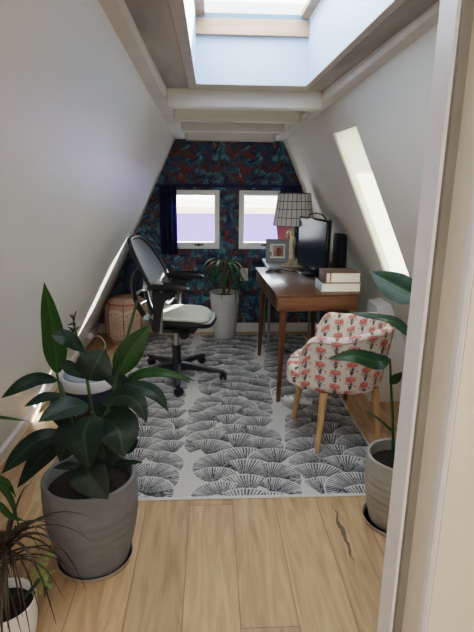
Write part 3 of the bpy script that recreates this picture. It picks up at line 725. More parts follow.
# small things on the desk top
o = B(); tube(o, [(.47, 4.12, DZ + .006), (.52, 4.10, DZ + .006), (.58, 4.13, DZ + .006), (.66, 4.05, DZ + .006), (.72, 4.0, DZ + .006)], .005, 8, 24); tag(obj('cable', o, M['black']), 'black cable lying across the far end of the walnut desktop', 'cable')
gl = thing('glasses', 'folded dark glasses lying on the desktop near its window end', 'glasses', (.50, 4.05, DZ), .2)
bm = B()
for s in (-1, 1): tube(bm, [(s * .035 + .026 * math.cos(a * PI / 8), .0 + .018 * math.sin(a * PI / 8), .008) for a in range(17)], .004, 6)
tube(bm, [(-.01, .004, .01), (.01, .004, .01)], .003, 6); obj('rim', bm, M['black'], gl)
for s in (-1, 1):
    bm = B(); tube(bm, [(s * .062, 0, .008), (s * .064, -.05, .006), (s * .02, -.07, .006)], .003, 6, 8); obj('temple', bm, M['black'], gl)

# the two thick books at the near end
def book(loc, rz, label, w, d, h, cover, ribbon, spine=None):
    t = thing('book', label, 'book', loc, rz, 'thick books on the walnut desk')
    c = .004
    bm = B(); box(bm, 0, w, 0, d, 0, c, .001); box(bm, 0, w, 0, d, h - c, h, .001); obj('cover', bm, cover, t)
    bm = B(); box(bm, -.004, .0, 0, d, 0, h, .001); obj('spine', bm, spine or cover, t)
    bm = B(); box(bm, .002, w - .005, .004, d - .004, c, h - c); obj('pages', bm, M['page'], t)
    if ribbon:
        bm = B(); prism(bm, [(.022, h - c), (.030, h - c), (.031, h * .5), (.028, h * .12), (.022, h * .10), (.024, h * .5)], -.004, -.001); prism(bm, [(.022, h - .006), (.03, h - .006), (.03, h - .004), (.022, h - .004)], -.004, .02); obj('ribbon', bm, M['redc'], t)
    return t
book((.738, 3.285, DZ), math.radians(1), 'thick pale-spined book under the brown book at the near end of the desk', .262, .20, .062, M['brownc'], False, M['bluec'])
book((.765, 3.288, DZ + .062), math.radians(2), 'thick brown book with red ribbon on top of another book', .232, .19, .068, M['brownc'], True)

# ------------------------------------------------------------------ flamingo chair
def flam(U, V):
    """U along the cloth, V up: pink birds over dark reeds on off-white, half-drop repeat."""
    c = np.zeros((len(U), 3)); c[:] = (.70, .64, .60)
    PU, PV = .090, .104
    colm = np.floor(U / PU); u = (U / PU - colm - .5) * PU; off = (colm % 2) * PV / 2
    v = ((V + off) / PV - np.floor((V + off) / PV)) * PV
    reed = np.zeros(len(U), bool)
    for dx, k in ((-.004, -.9), (.003, .8), (-.001, -.35), (.002, .3), (-.006, -1.7), (.006, 1.6)):
        cx = dx + k * (v / PV) ** 1.6 * .034
        reed |= (np.abs(u - cx) < .0017) & (v < .062)
    c[reed] = (.09, .085, .075)
    stem = (np.abs(u) < .0018) & ((v < .06) | (v > .09)); c[stem] = (.12, .10, .09)
    body = ((u / .031) ** 2 + ((v - .070) / .019) ** 2 < 1)
    c[body] = (.66, .19, .17)
    hi = (((u - .008) / .014) ** 2 + ((v - .075) / .008) ** 2 < 1); c[hi] = (.74, .33, .29)
    wing = (np.abs(((u + v) / .006) % 1 - .5) < .12) & body; c[wing] = (.40, .07, .07)
    neck = np.abs(np.hypot(u + .018, v - .082) - .010) < .003; c[neck & (v > .072)] = (.60, .15, .13)
    dots = np.hypot(u - .030, v - .02) < .006; c[dots] = (.55, .12, .11)
    dots = np.hypot(u + .030, v - .045) < .004; c[dots] = (.20, .18, .16)
    return c
CR = math.radians(159)
ch = thing('armchair', 'tub armchair in pink flamingo print on oak legs facing the desk', 'chair', (.757, 2.81, 0), CR)   # local front = +x
# outline of the shell in plan: arm tip -> round back -> arm tip
def outline(s):
    """s in 0..1 -> (x, y), arm tip (+y) round the back to arm tip (-y)."""
    hw, xb, xa = .255, -.245, .175
    La = xa - (xb + hw * .92); arc = PI * hw * .96; tot = 2 * La + arc; d = s * tot
    d = np.asarray(d)
    x = np.where(d < La, xa - d, np.where(d > La + arc, xa - (tot - d), xb + hw * .92 - hw * .92 * np.sin(np.clip((d - La) / arc, 0, 1) * PI)))
    y = np.where(d < La, hw, np.where(d > La + arc, -hw, hw * np.cos(np.clip((d - La) / arc, 0, 1) * PI)))
    return x, y, tot
def shell_fn(u, v):
    """u along outline (0..1), v round the section: 0 outer bottom -> outer top -> inner top -> inner bottom 1."""
    x, y, tot = outline(u)
    e = np.minimum(u, 1 - u)                         # distance from an arm tip
    lift = np.clip((e - .14) / .2, 0, 1); lift = lift * lift * (3 - 2 * lift)
    top = .69 + .04 * lift
    tipr = np.clip(1 - e / .075, 0, 1)
    top = top - .085 * tipr ** 2.4
    bot = .355
    # section: outer wall v<.42, rounded lip .42-.58, inner wall >.58
    rv = np.clip((v - .42) / .16, 0, 1) * PI
    th = .058 * (1 - .35 * tipr)
    vert = np.where(v < .42, v / .42, np.where(v > .58, (1 - v) / .42, 1.))
    lipz = np.where((v >= .42) & (v <= .58), np.sin(rv) * th * .5, 0)
    inn = np.where(v < .42, 0., np.where(v > .58, 1., (1 - np.cos(rv)) / 2))
    z = bot + (top - th * .5 - bot) * vert + lipz
    flare = .055 * np.clip((z - .355) / .36, 0, 1.2)
    rounded = .035 * np.clip((.40 - z) / .045, 0, 1) ** 2
    cx, cy = -.02, 0.
    nx, ny = x - cx, y * 1.05; L = np.hypot(nx, ny) + 1e-6
    # outward normal of the outline
    du = 1e-3; xa_, ya_, _ = outline(np.clip(u + du, 0, 1)); xb_, yb_, _ = outline(np.clip(u - du, 0, 1))
    tx, ty = xa_ - xb_, ya_ - yb_; tl = np.hypot(tx, ty) + 1e-9; ox, oy = ty / tl, -tx / tl
    sgn = np.sign(ox * nx + oy * ny); ox, oy = ox * sgn, oy * sgn
    o_ = flare - rounded * (1 - inn) - th * inn
    return np.stack([x + ox * o_, y + oy * o_, z], 1)
us = np.linspace(0, 1, 330); vs = np.linspace(0, 1, 190)
def shell_col(u, v):
    h = np.where(v < .5, v * .9, (1 - v) * .9 + .03)
    return flam(u * 1.25 + .02, h * 1.0)
sh = grid_obj('backrest', us, vs, shell_fn, M['flamingo'], shell_col, ch)
# caps closing the arm tips
for e_, nm in ((0., 'arm_front'), (1., 'arm_front')):
    q = np.linspace(0, 1, 40)
    def cap_fn(u, v, e_=e_):
        a = shell_fn(np.full_like(u, e_), u * .5); b = shell_fn(np.full_like(u, e_), 1 - u * .5)
        p = a * (1 - v)[:, None] + b * v[:, None]; p[:, 0] += .018 * np.sin(v * PI) * np.minimum(1, np.sin(u * PI / 2 + .4)); return p
    grid_obj(nm, q, np.linspace(0, 1, 12), cap_fn, M['flamingo'], lambda u, v: flam(v * .06, u * .45), ch)
# seat cushion: a rounded, slightly domed pad projecting past the arms
def seat_fn(u, v):
    a = u * 2 * PI; n = 3.2
    cx_, cy_ = np.cos(a), np.sin(a); r = (np.abs(cx_) ** n + np.abs(cy_) ** n) ** (-1 / n)
    x0, ax, ay = .035, .265, .232
    k = np.clip(v / .25, 0, 1); lip = np.clip((v - .25) / .2, 0, 1) * PI / 2
    s = np.where(v < .25, 1., np.where(v < .45, 1 - .10 * (1 - np.cos(lip)), .90 * (1 - (v - .45) / .55)))
    s = s * np.where(v < .06, .90 + .10 * np.sqrt(np.clip(v / .06, 0, 1)), 1.)
    z = np.where(v < .25, .352 + .085 * k, .437 + .035 * np.sin(lip)) + np.where(v > .45, .014 * (1 - s ** 2), 0)
    return np.stack([x0 + ax * r * cx_ * s, ay * r * cy_ * s, z], 1)
def seat_col(u, v):
    p = seat_fn(u, v); side = v < .45
    return np.where(side[:, None], flam(u * 1.6, p[:, 2] + v * .1 + .03), flam(p[:, 1], p[:, 0] + .3))
grid_obj('seat', np.linspace(0, 1, 260), np.linspace(0, 1, 110), seat_fn, M['flamingo'], seat_col, ch)
bm = B(); box(bm, -.15, .18, -.15, .15, .345, .36, .004); obj('seat_frame', bm, M['black'], ch)
Rm = Matrix.Rotation(-CR, 3, 'Z'); 
for fx, fy, tx, ty in ((.598, 2.565, .17, 1), (.528, 2.99, .17, -1), (.981, 2.642, -.15, 1), (.922, 3.066, -.15, -1)):
    f = Rm @ Vector((fx - .757, fy - 2.81, 0)); f.z = .0115
    a = Vector((f.x * .80, f.y * .80, .355))
    bm = B(); tube(bm, [a, f], lambda q: .0235 - .0095 * q, 16); obj('leg', bm, M['beech'], ch)
# piping seam round the lip
bm = B(); P = shell_fn(np.linspace(0, 1, 90), np.full(90, .425)); tube(bm, [Vector(p) for p in P], .0035, 6); obj('piping', bm, mat('dusty_pink_piping', (.45, .22, .20), .8), ch)

# ------------------------------------------------------------------ office chair (faces local +x)
oc = thing('office_chair', 'black mesh-backed office swivel chair with pale seat on five castors', 'chair', (-.265, 3.74, 0), math.radians(-11))
bm = B(); lathe(bm, [(.05, .075), (.055, .085), (.045, .13), (.034, .15), (.033, .27)], 24, cap1=True); obj('hub', bm, M['black'], oc)
bm = B(); lathe(bm, [(.019, .26), (.019, .43)], 20, cap1=True); obj('gas_column', bm, M['silver'], oc)
for k_ in range(5):
    a = math.radians(-72 + 11 - 14) + k_ * 2 * PI / 5
    d = Vector((math.cos(a), math.sin(a), 0)); e = d * .368
    bm = B()
    s = Vector((-d.y, d.x, 0))
    rows = []
    for f, w, zt, zb in ((.03, .034, .135, .075), (.12, .030, .128, .082), (.24, .026, .108, .080), (.378, .022, .088, .072)):
        rows.append([bm.verts.new(d * f + s * (w * sx) + Vector((0, 0, z))) for sx, z in ((-1, zb), (1, zb), (.8, zt), (-.8, zt))])
    for p, q in zip(rows, rows[1:]):
        for i in range(4): bm.faces.new((p[i], p[(i + 1) % 4], q[(i + 1) % 4], q[i]))
    bm.faces.new(rows[0][::-1]); bm.faces.new(rows[-1])
    bmesh.ops.bevel(bm, geom=list(bm.edges), offset=.005, segments=2, affect='EDGES')
    lg = obj('base_arm', bm, M['graph'], oc)
    bm = B(); rot = Matrix.Translation(e + Vector((0, 0, .0405))) @ Matrix.Rotation(a + .9 + k_ * .8, 4, 'Z')
    for sx in (-1, 1):
        n0 = len(bm.verts); lathe(bm, [(.004, .007), (.024, .007), (.030, .010), (.030, .022), (.025, .026), (.008, .027)], 20, cap1=True)
        bm.verts.ensure_lookup_table()
        for v in list(bm.verts)[n0:]: v.co = rot @ Vector((v.co.x + .012, sx * v.co.z, v.co.y))
    n0 = len(bm.verts); tube(bm, [(0, 0, .0), (0, 0, .045)], .009, 10); tube(bm, [(.012, -.02, 0), (.012, .02, 0)], .008, 10)
    bm.verts.ensure_lookup_table()
    for v in list(bm.verts)[n0:]: v.co = rot @ v.co
    obj('castor', bm, M['black'], lg)
# tilt mechanism, lever, knob
bm = B(); box(bm, -.16, .17, -.12, .12, .395, .466, .016); box(bm, -.20, -.10, -.05, .05, .415, .47, .01); box(bm, -.03, .03, -.225, .225, .43, .455, .006); obj('tilt_mechanism', bm, M['graph'], oc)
bm = B(); n0 = 0; lathe(bm, [(.004, 0), (.036, 0), (.038, .008), (.036, .035), (.03, .04)], 24, cap1=True)
for v in bm.verts: v.co = Vector((.10 + v.co.x, -.13 - v.co.z, .405 + v.co.y))
obj('tension_knob', bm, M['black'], oc)
bm = B(); tube(bm, [(.10, -.07, .43), (.11, -.2, .43), (.13, -.24, .425)], .007, 8, 8); obj('lever', bm, M['black'], oc)
# seat: frame ring and cushion
def sq(n_, ax, ay, k_, cx_=0):
    out = []
    for i in range(k_):
        a = 2 * PI * i / k_; c, s = math.cos(a), math.sin(a); r = (abs(c) ** n_ + abs(s) ** n_) ** (-1 / n_)
        out.append((cx_ + ax * r * c, ay * r * s))
    return out
def pad(bm, ax, ay, cx_, z0, h, n_=3.5, dip=.0, drop=.03, k_=56, cy_=0.):
    rings = []
    for s, z in ((.93, 0), (.985, .2), (1, .5), (.985, .8), (.94, 1), (.8, 1.03), (.5, 1.0), (.2, .97)):
        rings.append([bm.verts.new((x_, y_ + cy_, z0 + h * z - drop * max(0, (x_ - cx_) / ax - .35) ** 2 * 1.5 + .018 * (y_ / ay) ** 2 - (dip if s < .9 else 0))) for x_, y_ in [(cx_ + (p[0]) * s, p[1] * s) for p in sq(n_, ax, ay, k_)]])
    for a, b in zip(rings, rings[1:]):
        for i in range(k_): bm.faces.new((a[i], a[(i + 1) % k_], b[(i + 1) % k_], b[i]))
    bm.faces.new(rings[0][::-1]); bm.faces.new(rings[-1])
bm = B(); pad(bm, .243, .243, .055, .462, .036); obj('seat_frame', bm, M['black'], oc)
bm = B(); pad(bm, .215, .215, .05, .494, .030); obj('seat', bm, M['seatc'], oc)
# back: curved frame ring + mesh
def back_pt(sy, t):
    """sy -1..1 across, t 0..1 from bottom to top."""
    z = .575 + .505 * t; x = -.085 - .12 * t - .105 * t ** 2 + .045 * math.sin(PI * t) * -.3
    w = .205 + .035 * math.sin(PI * min(1, t * 1.05)) - .02 * t
    x -= -.045 * abs(sy) ** 2 * (1 - .4 * t) 
    z -= .02 * abs(sy) ** 3 * (t > .5) * (t - .5) * 2
    return Vector((x, sy * w, z))
ring = []
for i in range(72):
    a = 2 * PI * i / 72; c, s = math.cos(a), math.sin(a); r = (abs(c) ** 4.2 + abs(s) ** 4.2) ** (-1 / 4.2)
    ring.append(back_pt(max(-1, min(1, c * r)), .5 + .5 * max(-1, min(1, s * r))))
bm = B(); tube(bm, ring + [ring[0]], .014, 10); tube(bm, [p + Vector((-.008, 0, 0)) for p in ring + [ring[0]]], .010, 8); obj('back_frame', bm, M['black'], oc)
bm = B(); G = [[bm.verts.new(back_pt(sx / 10 * .985, max(.02, min(.98, tz / 20)))) for sx in range(-10, 11)] for tz in range(21)]
for a, b in zip(G, G[1:]):
    for i in range(20): bm.faces.new((a[i], a[i + 1], b[i + 1], b[i]))
obj('back_mesh', bm, M['meshb'], oc)
# lumbar pad across the back and its grey saddle
bm = B(); pts = [back_pt(-1.0 + 2 * i / 12, .36) + Vector((-.035, 0, 0)) for i in range(13)]
tube(bm, pts, .022, 12); lum = obj('lumbar_pad', bm, M['lumbar'], oc)
bm = B(); tube(bm, [(-.02, -.235, .70), (-.035, -.245, .765), (-.06, -.24, .80), (-.09, -.23, .775), (-.10, -.225, .70)], .024, 12, 16); obj('lumbar_grip', bm, M['lumbar'], oc)
# spine behind the back
for s in (-1, 1):
    bm = B(); tube(bm, [(-.15, s * .05, .45), (-.22, s * .09, .52), (-.27, s * .13, .66), (-.265, s * .16, .80), (-.21, s * .19, .88)], lambda f: .022 - .006 * f, 12, 20); obj('back_support', bm, M['graph'], oc)
bm = B(); tube(bm, [(-.27, -.13, .66), (-.28, 0, .67), (-.27, .13, .66)], .014, 10, 12); tube(bm, [(-.25, -.14, .58), (-.265, 0, .585), (-.25, .14, .58)], .010, 10, 12); obj('back_bridge', bm, M['black'], oc)
bm = B(); box(bm, -.20, -.16, -.165, -.12, .50, .53, .004); obj('label_tag', bm, M['bluec'], oc)
# armrests
for s in (-1, 1):
    bm = B(); pts = [(-.06, s * .225, .44), (-.085, s * .262, .50), (-.07, s * .268, .62), (-.045, s * .265, .735)]
    y0, y1 = sorted((s * .235, s * .272))
    prism(bm, [(-.10, .44), (-.04, .44), (-.035, .60), (-.01, .68), (.09, .742), (-.10, .742), (-.085, .66), (-.09, .55)], y0, y1)
    bmesh.ops.bevel(bm, geom=list(bm.edges), offset=.008, segments=2, affect='EDGES'); ar = obj('arm_post', bm, M['graph'], oc)
    bm = B(); tube(bm, [(-.045, s * .258, .435), (-.036, s * .258, .52), (-.033, s * .258, .60), (-.008, s * .258, .69)], .013, 10, 12); obj('post_trim', bm, M['silver'], ar)
    bm = B(); pad(bm, .15, .048, .015, .742, .034, 4., 0, .01, 40, s * .245); obj('arm_pad', bm, M['black'], oc)
    bm = B(); pad(bm, .135, .038, .013, .774, .006, 4., 0, .01, 40, s * .245); obj('arm_top', bm, M['graph'], oc)

# ------------------------------------------------------------------ pouf and cushion by the left slope
pf = thing('pouf', 'squat embossed leather pouf in faded pink beneath the left slope', 'pouf', (-.79, 4.70, 0))
PFP = [(0, .165), (.03, .185), (.10, .205), (.22, .212), (.34, .20), (.40, .175), (.43, .12), (.435, .002)]
def pouf_fn(u, v):
    zz = np.interp(v, np.linspace(0, 1, 8), [p[0] for p in PFP]); rr = np.interp(v, np.linspace(0, 1, 8), [p[1] for p in PFP])
    a = u * 2 * PI; seg = PI / 4; f = np.cos(seg / 2) / np.cos((a % seg) - seg / 2); rr = rr * (.45 + .55 * f) 
    return np.stack([rr * np.cos(a), rr * np.sin(a), zz], 1)
def pouf_col(u, v):
    c = np.zeros((len(u), 3)); c[:] = (.50, .35, .27)
    s = (u * 8) % 1 - .5; zz = np.interp(v, np.linspace(0, 1, 8), [p[0] for p in PFP])
    x = s * .16; d = np.hypot(x, (zz - .2))
    ang = np.arctan2(zz - .2, x)
    c[(np.abs(d - .13) < .012)] = (.64, .52, .41)
    petals = np.abs(np.sin(ang * 6)) * .05 + .05; c[np.abs(d - petals) < .010] = (.64, .53, .42)
    c[d < .02] = (.48, .33, .24)
    c[(np.abs(s) > .475)] = (.30, .10, .08); c[np.abs(zz - .385) < .008] = (.34, .10, .075)
    c[(d > .15) & (np.abs(np.sin(x * 180) * np.sin(zz * 180)) > .6)] = (.52, .28, .21)
    return c
grid_obj('cover', np.linspace(0, 1, 240), np.linspace(0, 1, 90), pouf_fn, M['pouf'], pouf_col, pf)
bm = B()
for i in range(8):
    a = i * PI / 4; tube(bm, [((np.interp(z, [p[0] for p in PFP], [p[1] for p in PFP]) + .001) * math.cos(a), (np.interp(z, [p[0] for p in PFP], [p[1] for p in PFP]) + .001) * math.sin(a), z) for z in np.linspace(.01, .42, 14)], .004, 6)
obj('piping', bm, mat('dark_leather_piping', (.22, .09, .07), .6), pf)

cu = B(); n = 20; ring_ = []
def cush(sx, sy, side):
    k_ = (1 - abs(sx) ** 3) * (1 - abs(sy) ** 3)
    return Vector((sx * .155 * (1 - .06 * sy * sy), side * (.008 + .07 * max(0, k_) ** .5), sy * .165 * (1 - .06 * sx * sx)))
for side in (-1, 1):
    Gd = [[cu.verts.new(cush(i / 10, j / 10, side)) for i in range(-10, 11)] for j in range(-10, 11)]
    for a, b in zip(Gd, Gd[1:]):
        for i in range(20): cu.faces.new((a[i], a[i + 1], b[i + 1], b[i]))
bmesh.ops.remove_doubles(cu, verts=cu.verts, dist=.018)
cuo = obj('cushion', cu, M['navy2']); cuo.location = (-.665, 4.80, .60); cuo.rotation_euler = (math.radians(-16), math.radians(6), 0)
tag(cuo, 'dark navy cushion standing on the leather pouf against the wallpaper', 'cushion')

# ------------------------------------------------------------------ curtains
def curtain(x0, x1, label):
    bm = B(); n_ = 60; rows = []
    for z in np.linspace(.80, 1.43, 14):
        rows.append([bm.verts.new((x0 + (x1 - x0) * i / n_, YB - .085 + .024 * math.sin(i / n_ * 2 * PI * 3.5 + .4) * (.75 + .25 * math.sin(z * 9)), z)) for i in range(n_ + 1)])
    for a, b in zip(rows, rows[1:]):
        for i in range(n_): bm.faces.new((a[i], a[i + 1], b[i + 1], b[i]))
    r_ = bmesh.ops.solidify(bm, geom=list(bm.faces), thickness=.003)
    return tag(obj('curtain', bm, M['navy']), label, 'curtain')
curtain(-.475, -.315, 'navy curtain bunched beside the left back window')
curtain(.655, .80, 'navy curtain behind the brass lamp at the right back window')

# ------------------------------------------------------------------ outlets, plugs, white cables
def plate(name, label, loc, rot, sockets=2):
    t = thing(name, label, 'outlet', loc); t.rotation_euler = rot
    bm = B(); box(bm, -.038, .038, -.008, 0, -.062, .062, .003); obj('cover_plate', bm, M['whitep'], t)
    for z in (-.03, .03):
        bm = B(); lathe(bm, [(.021, 0), (.021, .004), (.017, .005), (.016, .002), (.002, .002)], 20, cap1=True)
        for v in bm.verts: v.co = Vector((v.co.x, -.008 - v.co.z, z + v.co.y))
        obj('socket', bm, mat('socket_white', (.7, .7, .69), .4), t)
    return t
plate('wall_outlet', 'white double wall outlet on the patterned wallpaper', (.33, YB - .0005, .59), (0, 0, 0))
lw = thing('wall_outlet', 'white outlet low on the left slope near the pouf', 'outlet', (xl(.17) + .001, 4.36, .17)); lw.rotation_euler = (0, math.atan(.455), 0)
bm = B(); box(bm, 0, .008, -.04, .04, -.045, .06, .003); obj('cover_plate', bm, M['whitep'], lw)
pg = thing('charger', 'white charger plug with thin cable trailing to the floor', 'charger', (xl(.17) + .010, 4.36, .165)); pg.rotation_euler = (0, math.atan(.455), 0)
bm = B(); box(bm, 0, .045, -.025, .025, -.028, .022, .008); obj('plug', bm, M['whitep'], pg)
bm = B(); tube(bm, [(.045, 0, 0), (.10, -.01, .03), (.17, -.02, -.02), (.17, -.04, -.10), (.155, -.06, -.21)], .004, 8, 24); obj('cord', bm, M['whitep'], pg)
ps = thing('power_strip', 'white power strip lying on the rug by the near desk leg', 'power strip', (.60, 3.24, .0105), math.radians(-20))
bm = B(); box(bm, -.10, .10, -.028, .028, 0, .032, .008); obj('casing', bm, M['whitep'], ps)
for q in range(4):
    bm = B(); lathe(bm, [(.016, .0315), (.016, .034), (.012, .0325)], 16, cx=-.07 + q * .047, cap1=True); obj('socket', bm, mat('socket_grey', (.45, .45, .45), .5), ps)
bm = B(); tube(bm, [(-.10, 0, .014), (-.16, .01, .006), (-.20, .06, .005), (-.22, .14, .005), (-.18, .22, .005)], .0042, 8, 20); obj('cord', bm, M['whitep'], ps)
# ------------------------------------------------------------------ plants
def pot_mesh(t, r0, rb, r1, h, m_, ridges=0, rim=.016, soil_d=.045, saucer=None, z0=0.):
    prof = [(r0 * .2, 0), (r0 * .96, 0), (r0, .006)]
    n_ = 60
    for i in range(1, n_ + 1):
        f = i / n_
        r = r0 + (rb - r0) * math.sin(min(1, f * 1.25) * PI / 2) if f < .8 else rb + (r1 - rb) * ((f - .8) / .2) ** 1.5
        if ridges and .18 < f < .78: r += .0011 * math.sin(f * PI * 2 * ridges)
        prof.append((r, .006 + (h - .006) * f))
    prof += [(r1 - .004, h + .004), (r1 - rim + .004, h + .004), (r1 - rim, h), (r1 - rim - .004, h - soil_d - .01)]
    bm = B(); lathe(bm, [(r, z + z0) for r, z in prof], 72, wob=(lambda a, z: .0003 * math.sin(a * 9 + z * 140)) if ridges else None); obj('pot', bm, m_, t)
    bm = B(); R = r1 - rim - .002; rr = random.Random(2)
    rings = [[bm.verts.new((R * q / 7 * math.cos(2 * PI * k / 40), R * q / 7 * math.sin(2 * PI * k / 40), z0 + h - soil_d + (rr.uniform(-.006, .008) if q < 7 else 0))) for k in range(40)] for q in range(1, 8)]
    for a, b in zip(rings, rings[1:]):
        for k in range(40): bm.faces.new((a[k], a[(k + 1) % 40], b[(k + 1) % 40], b[k]))
    bm.faces.new(rings[0]); obj('soil', bm, M['soil'], t)
    if saucer:
        bm = B(); lathe(bm, [(.01, 0), (saucer * .94, 0), (saucer, .022), (saucer - .004, .022), (saucer * .93, .004 + .001)], 64); obj('saucer', bm, M['saucer'], t)

# broad-leaved plant, left foreground
PX, PY = -.475, 1.79
cp = thing('potted_plant', 'large broad-leaved green plant in a ridged grey pot, left foreground', 'plant', (PX, PY, 0))
pot_mesh(cp, .135, .183, .180, .375, M['pot'], 9, .017, .05, .153, .006)
off = Vector((PX, PY, 0))
for i, (sp, hw, nn) in enumerate(CANNA):
    bm = B(); leaf_mesh(bm, [Vector(p) - off for p in sp], hw * (1.0 if i in (0, 7) else 1.22), nn, .22, 20, 8, wave=.05, ph=i * 1.7)
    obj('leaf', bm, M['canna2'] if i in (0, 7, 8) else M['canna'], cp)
for s in CANNA_STEMS:
    bm = B(); tube(bm, [Vector(p) - off for p in s], lambda f: .009 - .004 * f, 8, 20); obj('stem', bm, M['stem'], cp)
bm = B(); rr = random.Random(4); c0 = Vector((-.51, 1.85, .985)) - off
for q in range(16):
    d = Vector((rr.uniform(-1, 1), rr.uniform(-.6, .6), rr.uniform(-.2, 1.2))) * .026
    s = c0 + Vector((rr.uniform(-.006, .006), 0, rr.uniform(-.05, .015))); tube(bm, [s, s + d * .6, s + d + Vector((0, 0, -.004))], lambda f: .0045 - .003 * f, 5, 5)
obj('dried_flower', bm, M['dried'], cp)
bm = B(); box(bm, -.028, .028, -.001, .001, -.03, .02, 0, Matrix.Translation(Vector((-.549, 1.86, .63)) - off) @ Matrix.Rotation(.2, 4, 'Y')); tube(bm, [Vector((-.549, 1.862, .60)) - off, Vector((-.52, 1.83, .33)) - off], .002, 6); obj('plant_tag', bm, M['yellow'], cp)

# bin behind that plant
bn = thing('bin', 'dark round bin with white rim and grey-blue lid behind the large plant', 'bin', (-.655, 2.60, .0105))
bm = B(); lathe(bm, [(.09, 0), (.125, 0), (.13, .01), (.142, .37)], 48, cap1=True); obj('body', bm, M['binbody'], bn)
bm = B(); lathe(bm, [(.1425, .36), (.1435, .365), (.1455, .415), (.143, .42)], 48, cap1=True); obj('band', bm, M['binnavy'], bn)
bm = B(); lathe(bm, [(.144, .415), (.1475, .42), (.1475, .462), (.142, .472), (.13, .472)], 48, cap1=True); obj('rim', bm, M['binwhite'], bn)
bm = B(); lathe(bm, [(.134, .472), (.130, .484), (.10, .502), (.05, .511), (.004, .513)], 48, cap1=True); obj('lid', bm, M['binlid'], bn)

# glossy-leaved plant in the sage grey pot, right
QX, QY = .84, 1.98
rp = thing('potted_plant', 'glossy-leaved plant in a sage grey ribbed pot beside the door frame', 'plant', (QX, QY, 0))
pot_mesh(rp, .118, .153, .150, .325, M['pot2'], 9, .015, .05, .15, .006)
off = Vector((QX, QY, 0))
for i, (sp, hw, nn, _) in enumerate(RIGHT):
    bm = B(); leaf_mesh(bm, [Vector(p) - off for p in sp], hw, nn, .25, 20, 8, wave=.04, ph=i * 2.1); obj('leaf', bm, M['rleaf'], rp)
for s in RIGHT_STEMS:
    bm = B(); tube(bm, [Vector(p) - off for p in s], lambda f: .0075 - .003 * f, 8, 20); obj('stem', bm, M['stem'], rp)

# strap-leaved plant in the tall planter under the windows
SX, SY = .135, 4.80
dp = thing('potted_plant', 'arching strap-leaved plant in a tall pale planter below the windows', 'plant', (SX, SY, 0))
bm = B(); lathe(bm, [(.02, .0), (.096, 0), (.102, .006), (.118, .15), (.136, .33), (.147, .445), (.146, .452), (.136, .452), (.133, .44), (.128, .40)], 56); obj('pot', bm, M['pottall'], dp)
bm = B(); lathe(bm, [(.128, .405), (.06, .412), (.004, .41)], 40, cap0=False, cap1=True); obj('soil', bm, M['soil'], dp)
bm = B(); tube(bm, [(0, 0, .40), (-.015, -.005, .52), (-.005, -.01, .64), (.0, -.01, .745)], .016, 10, 14); tube(bm, [(.02, .01, .40), (.05, .0, .50), (.06, -.01, .60)], .011, 10, 10); obj('cane', bm, M['bark'], dp)
rr = random.Random(9)
def strap_leaf(t, c, a, L, rise, droop, w, m_, parent_mesh=None, n_=12):
    d = Vector((math.cos(a), math.sin(a), 0)); pts = []
    for i in range(6):
        f = i / 5; pts.append(c + d * (L * (f * .9 - .15 * f * f * droop)) + Vector((0, 0, L * (rise * f - droop * f * f))))
    bm = B(); leaf_mesh(bm, pts, w, d * -.2 + Vector((0, 0, 1)), .35, n_, 2, prof=lambda q: (min(1, q * 6 + .35) * (1 - q) ** .55)); return obj('leaf', bm, m_, t)
for i in range(38):
    c = Vector((0, -.01, .735)) if i % 3 else Vector((.06, -.01, .62))
    a = rr.uniform(0, 2 * PI); L = rr.uniform(.30, .50)
    if math.sin(a) > .25: L *= .33
    strap_leaf(dp, c + Vector((0, 0, rr.uniform(-.08, .03))), a, L, rr.uniform(.45, .85), rr.uniform(.9, 1.6), rr.uniform(.010, .016), M['strapg'])

# bronze strap-leaved plant, front left corner
FX, FY = -.665, 1.375
fp = thing('potted_plant', 'thin bronze-leaved spiky plant in a white pot, front left corner', 'plant', (FX, FY, 0))
pot_mesh(fp, .075, .098, .098, .19, M['potw'], 0, .007, .03)
bm = B(); tube(bm, [(0, 0, .16), (.01, -.01, .28), (.04, -.03, .42)], lambda f: .009 - .002 * f, 8, 12); tube(bm, [(0, .01, .16), (-.02, .0, .25), (-.01, -.02, .33)], .006, 8, 10); obj('cane', bm, M['bark'], fp)
rr = random.Random(21)
for i in range(58):
    c = Vector((.045, -.03, .425)) if i % 4 else Vector((-.01, -.02, .335))
    a = rr.uniform(0, 2 * PI); L = rr.uniform(.20, .36)
    strap_leaf(fp, c + Vector((0, 0, rr.uniform(-.03, .015))), a, L, rr.uniform(.30, 1.0), rr.uniform(.7, 1.6), rr.uniform(.0045, .0068), M['strap'])
# speckled trailer hanging over the rim of the same white pot
rr = random.Random(31)
for i in range(40):
    p = Vector((.108, .055, .262)) + Vector((rr.gauss(0, .016), rr.gauss(0, .022), rr.uniform(-.075, .06)))
    d = Vector((rr.uniform(-.3, 1), rr.uniform(-1, .6), rr.uniform(-.6, .4))).normalized() * .019
    bm = B(); leaf_mesh(bm, [p, p + d * .5 + Vector((0, 0, .003)), p + d], .0068, (rr.uniform(-.5, .5), -.4, 1), .2, 5, 2); o = obj('trailing_leaf', bm, M['trail'], fp)
bm = B()
for i in range(6):
    tube(bm, [(.05, .02 + i * .006, .165), (.095, .035 + i * .008, .215), (.115, .035 + i * .01, .25 - .01 * i), (.118, .03 + i * .01, .17)], .0016, 5, 8)
obj('trailing_stem', bm, M['stem'], fp)
